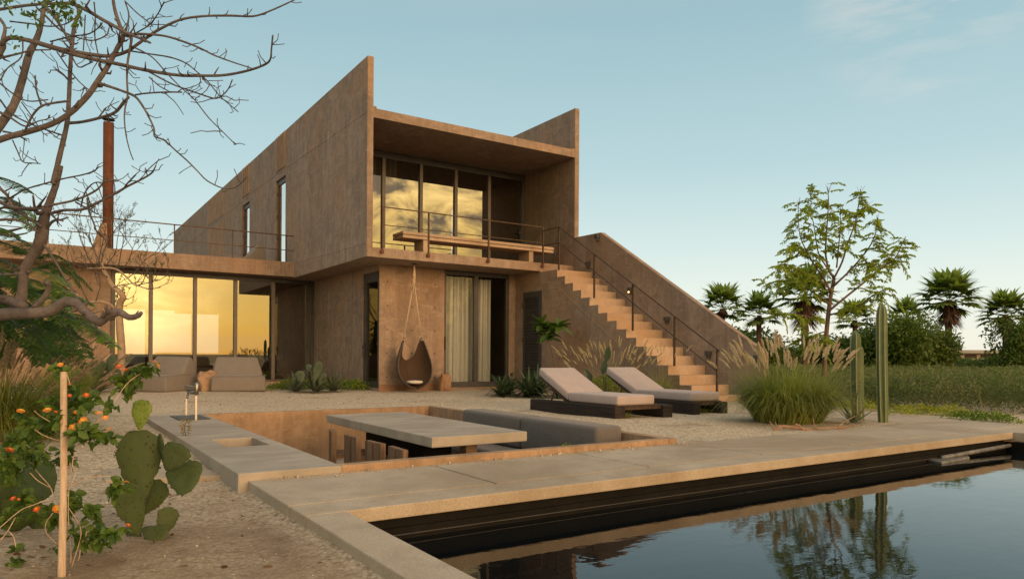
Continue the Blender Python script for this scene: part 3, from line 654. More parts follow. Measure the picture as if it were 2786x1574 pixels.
# curtains
def curtain(name, x0, x1, y, z0, z1, label, waves, amp=0.05):
    n = 140; k = 7; t = np.linspace(0, 1, n)
    X = x0 + (x1-x0)*t; V = []
    for j in range(k):
        h = j/(k-1); w = amp*(0.75+0.5*h)
        ph = waves*2*np.pi*t + 0.4*np.sin(3*h+t*5)
        yy = y + w*np.sin(ph) + 0.3*w*np.sin(2.3*ph+1)
        V.append(np.stack([X + 0.012*np.cos(ph), yy, np.full(n, z0+(z1-z0)*h)], -1))
    V = np.concatenate(V); i, j = np.meshgrid(np.arange(n-1), np.arange(k-1), indexing='xy'); i = i.ravel(); j = j.ravel()
    o = arr(name, V, np.stack([j*n+i, j*n+i+1, (j+1)*n+i+1, (j+1)*n+i], -1), M['curtain'], smooth=True)
    tag(o, label, 'curtain', 'linen curtains'); return o
curtain('curtain', 8.03, 8.93, 15.32, 0.10, 2.72, 'wide pale green linen curtain in the left pane of the ground floor sliding window', 6)
curtain('curtain', 8.93, 9.43, 15.34, 0.10, 2.70, 'narrow pale linen curtain beside the dark half of the ground floor window', 4)
curtain('curtain', 6.12, 7.35, 16.45, 3.06, 5.66, 'cream curtain drawn to the left end of the upstairs glass wall', 9, 0.06)
# wing room furniture
sf = empty('sofa', (4.0, 22.6, 0.085), 'long low off white sofa inside the glazed wing room', 'sofa')
rounded('base', M['white_soft'], sf, 2.6, 5.0, 22.2, 23.1, 0.10, 0.42, 0.04); rounded('backrest', M['white_soft'], sf, 2.75, 3.75, 22.95, 23.2, 0.43, 0.85, 0.07); rounded('backrest', M['white_soft'], sf, 3.8, 4.9, 22.95, 23.2, 0.43, 0.83, 0.07)
pl = MB(); pl.box(4.5, 6.32, 20.15, 21.6, 0.086, 0.28); tag(pl.build('floor_platform', M['concrete_step'], bevel=0.01), 'low concrete plinth carrying baskets behind the glass', 'plinth')
def basket(x, y, r, h, lab):
    e = empty('basket', (x, y, 0.281), lab, 'basket', 'wicker baskets')
    m = MB(); prof = [(r*0.86, 0.0)]
    for k in range(9): prof += [(r*(0.9+0.1*math.sin(k/8*3.14)) + (0.008 if k % 2 else 0), h*k/8)]
    prof += [(r*0.86, h), (r*0.8, h*0.3)]
    m.lathe(prof, (x, y, 0.281), 20); m.build('body', M['basket'], e, smooth=True)
    m = MB(); pth = [(x+r*.9*math.cos(a), y+r*.9*math.sin(a), 0.285+h) for a in np.linspace(0, 2*np.pi, 17)]; m.tube(pth, 0.014, 6, cap=False); m.build('rim', M['basket'], e, smooth=True)
basket(5.20, 20.45, 0.20, 0.42, 'wicker basket beside the door mullion, nearer the window'); basket(5.82, 20.75, 0.20, 0.36, 'wicker basket nearest the dark glass door')
for k, (x, y, z, s, lab) in enumerate(((5.1, 21.2, 0.281, .44, 'left off white pillow leaning behind the wicker baskets'), (5.75, 21.3, 0.281, .42, 'right off white pillow leaning behind the wicker baskets'))):
    o = rounded('pillow', M['white_soft'], None, x-s/2, x+s/2, y-.08, y+.08, z, z+s+.1, 0.07, 4); tag(o, lab, 'pillow', 'pillows')
# roof lounge chair
rc = empty('roof_lounge_chair', (4.5, 20.2, 3.245), 'woven lounge chair on the wing roof behind the thin railing', 'lounge chair')
pr = [(3.85, 3.36), (4.5, 3.38), (4.72, 3.52), (4.88, 3.76), (4.96, 3.78), (5.06, 3.60), (5.12, 3.25), (3.92, 3.25)]
m = MB(); n_ = len(pr); m.add([(x, 19.85, z) for x, z in pr] + [(x, 20.65, z) for x, z in pr], [tuple(range(n_)), tuple(range(n_, 2*n_))[::-1]] + [(i, n_+i, n_+(i+1) % n_, (i+1) % n_) for i in range(n_)])
m.build('shell', M['beanbag'], rc, bevel=0.03); rounded('seat_pad', M['beanbag'], rc, 3.95, 4.5, 19.95, 20.55, 3.37, 3.42, 0.02)

# hanging wicker chair
YC = 14.46
sw = empty('hanging_chair', (6.94, YC, 0.07), 'dark wicker pod chair hanging on a rope in front of the concrete wall', 'hanging chair')
def swing():
    zk = [0.07, .10, .15, .22, .30, .40, .5, .6, .70, .80, .90, 1.0, 1.08, 1.14]
    wk = [0.02, .13, .215, .30, .355, .39, .405, .40, .385, .355, .325, .29, .262, .24]
    dk = [0.05, .16, .27, .36, .42, .46, .47, .46, .43, .38, .32, .26, .2, .15]
    def half(sgn):
        rows = []; zs = np.linspace(0.07, 1.13, 54)
        for z in zs:
            w = np.interp(z, zk, wk); d = np.interp(z, zk, dk)
            a = 0.0 if z < 0.69 else min(np.interp(z, [.69, .71, .75, .82, .95, 1.13], [0.0, .075, .125, .165, .18, .195]), w*0.93)
            t0 = math.asin(a/w); ts = np.linspace(t0, math.pi/2, 26)
            yf = YC - 0.02 - 0.10*np.clip((0.5-z)/0.43, 0, 1)              # the lip leans towards the viewer
            rows.append(np.stack([6.945 + sgn*w*np.sin(ts), yf + d*np.cos(ts) + 0.10*np.clip((z-0.5)/0.6, 0, 1), np.full(26, z)], -1))
        return np.array(rows)
    A = half(1); Bq = half(-1); out = []
    V = np.concatenate([A.reshape(-1, 3), Bq.reshape(-1, 3)]); n, k = A.shape[:2]
    i, j = np.meshgrid(np.arange(n-1), np.arange(k-1), indexing='ij'); i = i.ravel(); j = j.ravel()
    f1 = np.stack([i*k+j, i*k+j+1, (i+1)*k+j+1, (i+1)*k+j], -1); f2 = f1[:, ::-1] + n*k
    o = arr('shell', V, np.concatenate([f1, f2]), M['wicker'], sw, smooth=True)
    so = o.modifiers.new('thick', 'SOLIDIFY'); so.thickness = 0.018
    m = MB()
    for H in (A, Bq): m.tube(list(map(tuple, H[::2, -1])), 0.013, 8); m.tube([tuple(p) for p in H[32::2, 0]], 0.011, 8)
    m.build('rim', M['twig'], sw, smooth=True)
    for H in (A, Bq):
        m = MB(); e = (H[-1, 0] + H[-1, -1])/2; m.tube([tuple(H[-1, -1]), (e[0], e[1], e[2]+.07), tuple(H[-1, 0])], 0.011, 6); m.build('hanging_loop', M['steel'], sw, smooth=True)
    m = MB()
    for H in (A, Bq):
        e = (H[-1, 0] + H[-1, -1])/2; p = Vector((e[0], e[1], e[2]+.06)); kn = Vector((6.92, YC+.03, 2.46))
        for dxx in (-.008, .008): m.tube([p + Vector((dxx, 0, 0)), p.lerp(kn, .5) + Vector((dxx, 0, -.01)), kn], 0.0075, 6)
        for a in range(9):
            q = Vector((random.uniform(-.07, .07), random.uniform(-.05, .03), random.uniform(-.05, .07))); m.tube([p + Vector((0,0,.05)), p + Vector((0,0,.05)) + q], 0.006, 5)
    for a in range(5):
        x = 6.92 + random.uniform(-.02, .02); m.tube([(x, YC+.03, 2.42), (6.92+random.uniform(-.035, .035), YC+.03, 2.6), (6.92+random.uniform(-.01, .01), YC+.02, 2.835)], 0.012, 6)
    m.tube([(6.915, YC+.02, 2.45), (6.90, YC+.015, 2.30), (6.905, YC+.01, 2.15)], 0.011, 6); m.tube([(6.915, YC+.02, 2.45), (6.87, YC+.02, 2.38), (6.86, YC+.02, 2.3)], 0.010, 6)
    m.tube([(6.90, YC+.03, 2.40), (6.945, YC+.03, 2.44), (6.89, YC+.03, 2.48), (6.95, YC+.03, 2.52), (6.90, YC+.03, 2.5)], 0.022, 6)
    m.build('rope', M['rope'], sw, smooth=True)
    m = MB(); m.box(6.88, 6.96, YC-.02, YC+.06, 2.815, 2.839); m.build('ceiling_plate', M['frame'], sw)
swing()
cu = MB(); cu.lathe([(0.0, -0.035), (.14, -.03), (.185, -.008), (.19, .015), (.17, .035), (0.0, .045)], (6.945, YC+.03, 0.205), 28)
co = cu.build('seat_cushion', M['white_soft'], smooth=True); tag(co, 'round pale cushion lying in the hanging wicker chair', 'cushion')

# outdoor lounge seats by the wing
def lounge_seat(x, y, rz, label):
    t = empty('lounge_seat', (x, y, float(gz(x, y))), label, 'lounge seat', 'fabric lounge seats in front of the wing', rz)
    def soft(name, verts, faces, lv=2):
        me = bpy.data.meshes.new(name); me.from_pydata(verts, [], faces); me.materials.append(M['beanbag'])
        o = bpy.data.objects.new(name, me); finish(o, t, None, True, 0)
        b = o.modifiers.new('bevel', 'BEVEL'); b.width = 0.05; b.segments = 3; b.limit_method = 'NONE'
        return o
    cube = [(0,3,2,1),(4,5,6,7),(0,1,5,4),(1,2,6,5),(2,3,7,6),(3,0,4,7)]
    soft('seat', [(-.56,-.5,.0),(.56,-.5,.0),(.55,.5,.0),(-.55,.5,.0),(-.54,-.47,.33),(.54,-.47,.33),(.52,.48,.37),(-.52,.48,.37)], cube)
    soft('backrest', [(-.53,.02,.34),(.53,.02,.34),(.52,.5,.30),(-.52,.5,.30),(-.44,.36,.745),(.44,.36,.735),(.42,.5,.72),(-.42,.5,.72)], cube)
    m = MB(); m.tube([(-.545,-.5,.335),(.545,-.5,.335),(.545,.3,.36)], .006, 6); m.build('piping', M['beanbag'], t, local=True)
    return t
lounge_seat(2.15, 17.0, R(-48), 'brown grey lounge seat turned sideways beside the gnarled tree')
lounge_seat(3.62, 16.45, R(-10), 'brown grey lounge seat facing the pit, right of the rounded rock')
def rock(name, c, size, seed, label, tall=.7):
    rg = np.random.default_rng(seed); n, k = 36, 26; V = []
    ph = rg.uniform(0, 6, 6)
    for j in range(k):
        th = math.pi*j/(k-1)
        for i in range(n):
            a = 2*math.pi*i/n; d = np.array([math.sin(th)*math.cos(a), math.sin(th)*math.sin(a), math.cos(th)])
            r = 1 + .13*math.sin(2*a+ph[0]+2*th) + .08*math.sin(3*a-th*3+ph[1]) + .05*math.sin(5*a+4*th+ph[2])
            e = np.sign(d)*np.abs(d)**tall; r += .035*math.sin(11*a+9*th+ph[3]) + .03*math.sin(7*a-13*th+ph[4])
            V.append(np.array(c) + e*r*np.array(size))
    Fc = [[j*n+i, (j+1)*n+i, (j+1)*n+(i+1) % n, j*n+(i+1) % n] for j in range(k-1) for i in range(n)]
    o = arr(name, V, Fc, M['rock'], smooth=True); tag(o, label, 'rock'); return o
rock('boulder', (3.02, 16.5, 0.16), (0.21, 0.19, 0.24), 3, 'rounded orange boulder between the two fabric lounge seats')
rock('standing_stone', (7.78, 14.62, 0.16), (0.115, 0.11, 0.21), 5, 'upright sandstone block at the foot of the swing chair wall', .42)

# ================================================================== SUNKEN DINING PIT
pit = empty('sunken_dining_pit', (3.0, 7.2, 0), 'sunken concrete dining pit with a wide counter along its left side', 'dining pit')
m = MB(); m.panel('z', -0.10, 0.05, [1.04, 1.715], [4.70, 9.67], [(1.265, 1.605, 6.09, 6.72)]); m.build('counter', M['concrete_grey'], pit, bevel=0.006)
m = MB(); m.box(1.05, 1.265, 4.71, 9.66, -0.7, -0.101); m.box(1.605, 1.705, 4.71, 9.66, -0.7, -0.1012); m.box(1.265, 1.605, 4.72, 6.09, -0.7, -0.1014); m.box(1.265, 1.605, 6.72, 9.65, -0.7, -0.1016); m.build('counter_base', M['pit'], pit)
m = MB(); m.box(1.266, 1.604, 6.091, 6.719, -0.2, -0.13); m.build('sink', M['pit'], pit)
m = MB(); m.box(1.716, 4.829, 4.70, 4.80, -0.7, 0.05); m.box(4.83, 4.93, 4.70, 9.67, -0.7, 0.05); m.box(1.716, 4.829, 9.57, 9.67, -0.7, 0.05); m.build('retaining_wall', M['pit'], pit, bevel=0.005)
m = MB(); m.box(1.70, 4.83, 4.80, 9.57, -0.75, -0.64); m.build('pit_floor', M['concrete_grey'], pit)
m = MB(); m.box(4.25, 4.829, 4.95, 9.56, -0.64, -0.36); m.build('built_in_bench', M['pit'], pit)
for a, b, lab in ((6.62, 7.93, 'charcoal back cushion on the pit bench, the farther one'), (5.29, 6.61, 'charcoal back cushion on the pit bench, the nearer one')):
    o = rounded('back_cushion', M['grey_fabric'], None, 4.46, 4.80, a, b, -0.235, 0.125, 0.045, 4); tag(o, lab, 'cushion', 'back cushions in the pit')
o = rounded('bench_cushion', M['grey_fabric'], None, 4.14, 4.80, 5.25, 7.94, -0.355, -0.24, 0.04, 4); tag(o, 'long charcoal seat cushion on the pit bench', 'cushion')
tb = empty('dining_table', (3.3, 6.85, -0.64), 'massive concrete dining table in the sunken pit', 'table')
m = MB(); m.box(2.80, 3.79, 5.49, 8.20, 0.01, 0.10); m.build('tabletop', M['concrete_grey'], tb, bevel=0.007)
m = MB(); m.box(3.36, 3.48, 5.88, 6.0, -0.64, 0.009); m.build('leg', M['pit'], tb)
m = MB(); m.box(3.05, 3.35, 6.15, 7.6, -0.64, 0.008); m.build('pedestal', M['black_tile'], tb)
# wooden chairs: built once, then copied
chair = empty('dining_chair', (2.62, 7.47, -0.64), 'weathered timber dining chair, farthest along the table', 'chair', 'timber chairs along the pit table')
m = MB(); m.box(-.025, .025, -.17, -.015, 0.0, 0.63); m.box(-.025, .025, .015, .17, 0.0, 0.63); m.box(-.024, .024, -.015, .015, 0.0, 0.38); m.build('backrest', M['wood'], chair, local=True)
m = MB(); m.box(.026, .42, -.17, .17, .36, .40); m.build('seat', M['wood'], chair, local=True)
for yy in (-.13, .13):
    m = MB(); m.box(.36, .41, yy-.03, yy+.03, 0, .359); m.build('leg', M['wood'], chair, local=True)
for yy, rz, lab in ((6.88, 0.0, 'weathered timber dining chair, second from the far end of the table'), (6.30, 0.05, 'weathered timber dining chair, third from the far end, in front of the dark pedestal'), (5.79, -0.04, 'weathered timber dining chair nearest the pool end of the table')):
    c = copy_tree(chair); c.location = (2.62, yy, -0.64); c.rotation_euler = (0, 0, rz); c['label'] = lab
chair.rotation_euler = (0, 0, R(-14))
# counter tap and lid
lid = MB(); lid.box(1.30, 1.64, 8.80, 9.42, 0.0505, 0.058); lid.box(1.315, 1.625, 8.815, 9.405, 0.058, 0.0605)
tag(lid.build('drain_cover', M['frame'], bevel=0.002), 'dark metal cover plate let into the counter below the tap', 'cover')
tp = empty('outdoor_tap', (1.48, 9.1, 0.06), 'stainless steel pump tap standing on the grey counter', 'tap')
m = MB(); m.box(1.470, 1.491, 8.785, 8.806, 0.05, 0.455); m.build('upright', M['steel'], tp)
m = MB(); m.box(1.478, 1.497, 9.483, 9.502, 0.05, 0.42); m.build('upright', M['steel'], tp)
m = MB(); m.add([(1.46,8.78,.40),(1.50,8.78,.40),(1.505,9.5,.39),(1.465,9.5,.39),(1.46,8.78,.43),(1.50,8.78,.43),(1.505,9.5,.42),(1.465,9.5,.42)], [(0,3,2,1),(4,5,6,7),(0,1,5,4),(1,2,6,5),(2,3,7,6),(3,0,4,7)]); m.build('crossbar', M['steel'], tp)
m = MB(); m.tube([(1.48, 8.83, .36), (1.48, 9.1, .345), (1.48, 9.4, .36)], .018, 8); m.tube([(1.48, 9.3, .36), (1.47, 9.3, .30), (1.46, 9.25, .28)], .014, 8); m.tube([(1.44, 9.3, .38), (1.52, 9.3, .38)], .010, 8); m.build('spout', M['steel'], tp, smooth=True)
m = MB(); m.lathe([(.0, .33), (.022, .34), (.026, .40), (.03, .46), (.02, .475), (0, .48)], (1.48, 8.76, 0), 14); m.build('valve', M['steel'], tp, smooth=True)

# ================================================================== SUN LOUNGERS
def lounger(xm0, xm1, y0, yh, bx, by0, by1, label):
    t = empty('sun_lounger', ((xm0+xm1)/2, y0, 0), label, 'sun lounger', 'pair of sun loungers')
    for a, b in bx:
        m = MB(); m.box(a, b, by0, by1, -0.02, 0.155)
        o = m.build('beam', M['charred'], t, bevel=0.012)
    m = MB(); m.box(bx[0][1], bx[1][0], y0+.03, y0+.06, .105, .15)
    m.box(bx[0][1], bx[1][0], yh-.05, yh-.02, .105, .15); m.box(xm0+.04, xm0+.075, y0+.06, yh+.0, .105, .15); m.box(xm1-.075, xm1-.04, y0+.06, yh, .105, .15)
    m.box(xm0-.02, xm1+.05, y0+.02, yh, .152, .166); m.build('frame', M['rail'], t)
    rounded('seat_mattress', M['cushion'], t, xm0, xm1, y0, yh, .168, .295, .028, 3)
    ang = R(25.5); me = rounded('back_mattress', M['cushion'], t, xm0, xm1, 0, .80, 0, .127, .028, 3)
    off = me.data; 
    c, s = math.cos(ang), math.sin(ang); wl = wloc(t)
    for v in off.vertices:
        yy, zz = v.co.y + wl.y, v.co.z + wl.z
        v.co.y = yh + .008 + yy*c - zz*s*0.35 - wl.y; v.co.z = .175 + yy*s + zz*c*1.03 - wl.z
    m = MB(); m.rbox(((xm0+xm1)/2, yh+.40*c+.012, .168+.40*s-.012), (xm1-xm0-.06, .80, .025), Matrix.Rotation(ang, 3, 'X')); m.build('back_frame', M['rail'], t)
    for x in (xm0+.03, xm1-.03):
        m = MB(); m.tube([(x, yh+.02, .13), (x, yh+.62, .18+.62*math.tan(ang)-.03)], .016, 6); m.tube([(x, yh+.45, .12), (x, yh+.35, .16+.35*math.tan(ang))], .012, 6); m.build('strut', M['rail'], t)
    return t
lounger(6.22, 6.885, 6.96, 8.0, ((6.17, 6.35), (7.03, 7.21)), 6.95, 8.87, 'sun lounger with taupe mattress on charred beams, nearer the dining pit')
lounger(7.745, 8.365, 7.12, 8.235, ((7.70, 7.85), (8.28, 8.43)), 7.03, 9.05, 'sun lounger with taupe mattress on charred beams, nearer the staircase')
st = MB(); a0 = [onz(262, 1268, -0.06), onz(520, 1262, -0.06), onz(613, 1302, -0.06), onz(285, 1315, -0.06)]
zt = -0.035; st.add([(p[0], p[1], -0.12) for p in a0] + [(p[0], p[1], zt) for p in a0], [(0,1,2,3),(4,7,6,5),(0,4,5,1),(1,5,6,2),(2,6,7,3),(3,7,4,0)])
tag(st.build('stepping_slab', M['paving'], bevel=0.008), 'rough concrete slab half sunk in sand behind the prickly pear', 'stepping slab')
# ================================================================== VEGETATION HELPERS
def unit(v): return v / np.maximum(np.linalg.norm(v, axis=-1, keepdims=True), 1e-9)
def rdir(n, up=0.0):
    v = RNG.normal(size=(n, 3)); v[:, 2] += up; return unit(v)
def leafs(base, axis, L, W, fold=0.25, nrm=None, droop=0.0):
    """lens-shaped folded leaves: 2 quads each sharing the midrib. returns V,(m,4) faces"""
    n = len(base); axis = unit(axis); L = np.broadcast_to(L, (n,))[:, None]; W = np.broadcast_to(W, (n,))[:, None]
    if nrm is None: nrm = rdir(n, 0.8)
    side = unit(np.cross(axis, nrm)); up = unit(np.cross(side, axis))
    dz = np.array([0, 0, 1.0])
    m1 = base + axis*L*0.45 - dz*L*droop*0.15; tip = base + axis*L - dz*L*droop*0.7
    l1 = base + axis*L*0.32 + side*W*0.5 + up*W*fold; l2 = base + axis*L*0.72 + side*W*0.38 + up*W*fold*0.8 - dz*L*droop*0.35
    r1 = base + axis*L*0.32 - side*W*0.5 + up*W*fold; r2 = base + axis*L*0.72 - side*W*0.38 + up*W*fold*0.8 - dz*L*droop*0.35
    V = np.stack([base, l1, l2, tip, r2, r1], 1).reshape(-1, 3)
    o = np.arange(n)[:, None]*6
    Fc = np.concatenate([o + np.array([[0, 3, 2, 1]]), o + np.array([[0, 5, 4, 3]])])
    return V, Fc
def diamonds(base, axis, L, W, nrm=None):
    n = len(base); axis = unit(axis); L = np.broadcast_to(L, (n,))[:, None]; W = np.broadcast_to(W, (n,))[:, None]
    if nrm is None: nrm = rdir(n, 0.6)
    side = unit(np.cross(axis, nrm)); up = np.cross(side, axis)
    V = np.stack([base, base + axis*L*0.45 + side*W*0.5 + up*W*0.12, base + axis*L, base + axis*L*0.45 - side*W*0.5 + up*W*0.12], 1).reshape(-1, 3)
    return V, np.arange(n*4).reshape(n, 4)
class Acc:
    def __init__(s): s.V = []; s.F = []; s.M = []; s.n = 0
    def add(s, VF, mi=0):
        V, Fc = VF; s.V.append(V); s.F.append(Fc + s.n); s.M.append(np.full(len(Fc), mi)); s.n += len(V)
    def build(s, name, mat, parent=None, local=False, smooth=False):
        return arr(name, np.concatenate(s.V), np.concatenate(s.F), mat, parent, np.concatenate(s.M), smooth, local)
def blades(base, d0, L, W, droop, seg=6, gutter=0.0, power=1.0):
    """tapering blades that start along d0 and bend down"""
    n = len(base); d0 = unit(d0); t = np.linspace(0, 1, seg+1)
    L = np.broadcast_to(L, (n,)); W = np.broadcast_to(W, (n,)); droop = np.broadcast_to(droop, (n,))
    horiz = d0.copy(); horiz[:, 2] = 0; horiz = unit(horiz + 1e-6)
    side = unit(np.cross(d0, np.array([0, 0, 1.0]) + 1e-4))
    P = []; cur = base.copy(); step = (L/seg)[:, None]
    for k in range(seg+1):
        w = (W*(1 - t[k]**(1.6*power))*0.5 + 0.0006)[:, None]
        if k == 0: w = w*0.8
        P.append(cur - side*w); P.append(cur + side*w)
        ang = droop*t[k]
        d = unit(d0*np.cos(ang)[:, None] + (horiz*0.35 - np.array([0, 0, 1.0]))*np.sin(ang)[:, None])
        cur = cur + d*step
    V = np.stack(P, 1); m = 2*(seg+1); V = V.reshape(-1, 3)
    o = np.arange(n)[:, None]*m; Fc = np.concatenate([o + np.array([[2*k, 2*k+1, 2*k+3, 2*k+2]]) for k in range(seg)])
    return V, Fc, cur, d
def plumes(base, d, L, n_h=70, w=0.018, droop=0.5):
    """fuzzy seed heads: thin bristles around a curved core"""
    n = len(base); t = np.tile(np.linspace(0.02, 1, n_h), n); i = np.repeat(np.arange(n), n_h)
    d = unit(d); L = np.broadcast_to(L, (n,)); down = np.array([0, 0, -1.0])
    hz = d.copy(); hz[:, 2] *= 0.3
    pos = base[i] + d[i]*(L[i]*t)[:, None] + (down*0.55 + hz[i]*0.3)*(L[i]*droop*t*t)[:, None]
    r = w*np.sin(np.pi*np.clip(t, 0.03, 1)**0.62)**0.8 + 0.003
    out = unit(rdir(len(t)) + d[i]*1.9); Lb = r*2.3
    return diamonds(pos, out, Lb, np.full(len(t), 0.0045)*1.3 + r*0.24)
def jitterpath(a, b, n, amp):
    a = np.array(a); b = np.array(b); t = np.linspace(0, 1, n)[:, None]; P = a + (b-a)*t
    P[1:-1] += RNG.normal(size=(n-2, 3))*amp; return P
def smoothpath(P, k=3):
    """Catmull-Rom resample; P rows are (x,y,z,r)"""
    P = np.array(P, float); Q = np.vstack([2*P[0]-P[1], P, 2*P[-1]-P[-2]]); out = []
    for i in range(1, len(Q)-2):
        for s in np.linspace(0, 1, k, endpoint=False):
            a, b, c, d = Q[i-1], Q[i], Q[i+1], Q[i+2]
            out.append(0.5*((2*b) + (-a+c)*s + (2*a-5*b+4*c-d)*s*s + (-a+3*b-3*c+d)*s**3))
    out.append(P[-1]); return np.array(out)
def pxpath(pts, org, sc, d0, d1=None, wpx=None, widths=True):
    """photo polyline (zoom x, zoom y, width) -> world path with radius; depth runs from d0 to d1"""
    out = []; n = len(pts); d1 = d0 if d1 is None else d1
    for i, p in enumerate(pts):
        d = d0 + (d1-d0)*i/max(n-1, 1)
        w = at(org[0]+p[0]/sc, org[1]+p[1]/sc, d)
        out.append([*w, p[2]/sc/F*d*0.5])
    return np.array(out)
def tubes(mb, path, n=7, k=3, knots=0.0):
    Q = smoothpath(path, k)
    r = np.maximum(Q[:, 3], 0.0018)
    if knots: r = r*(1 + knots*np.abs(np.sin(np.arange(len(r))*1.9+len(r))))
    mb.tube(Q[:, :3], list(r), n)
    return Q

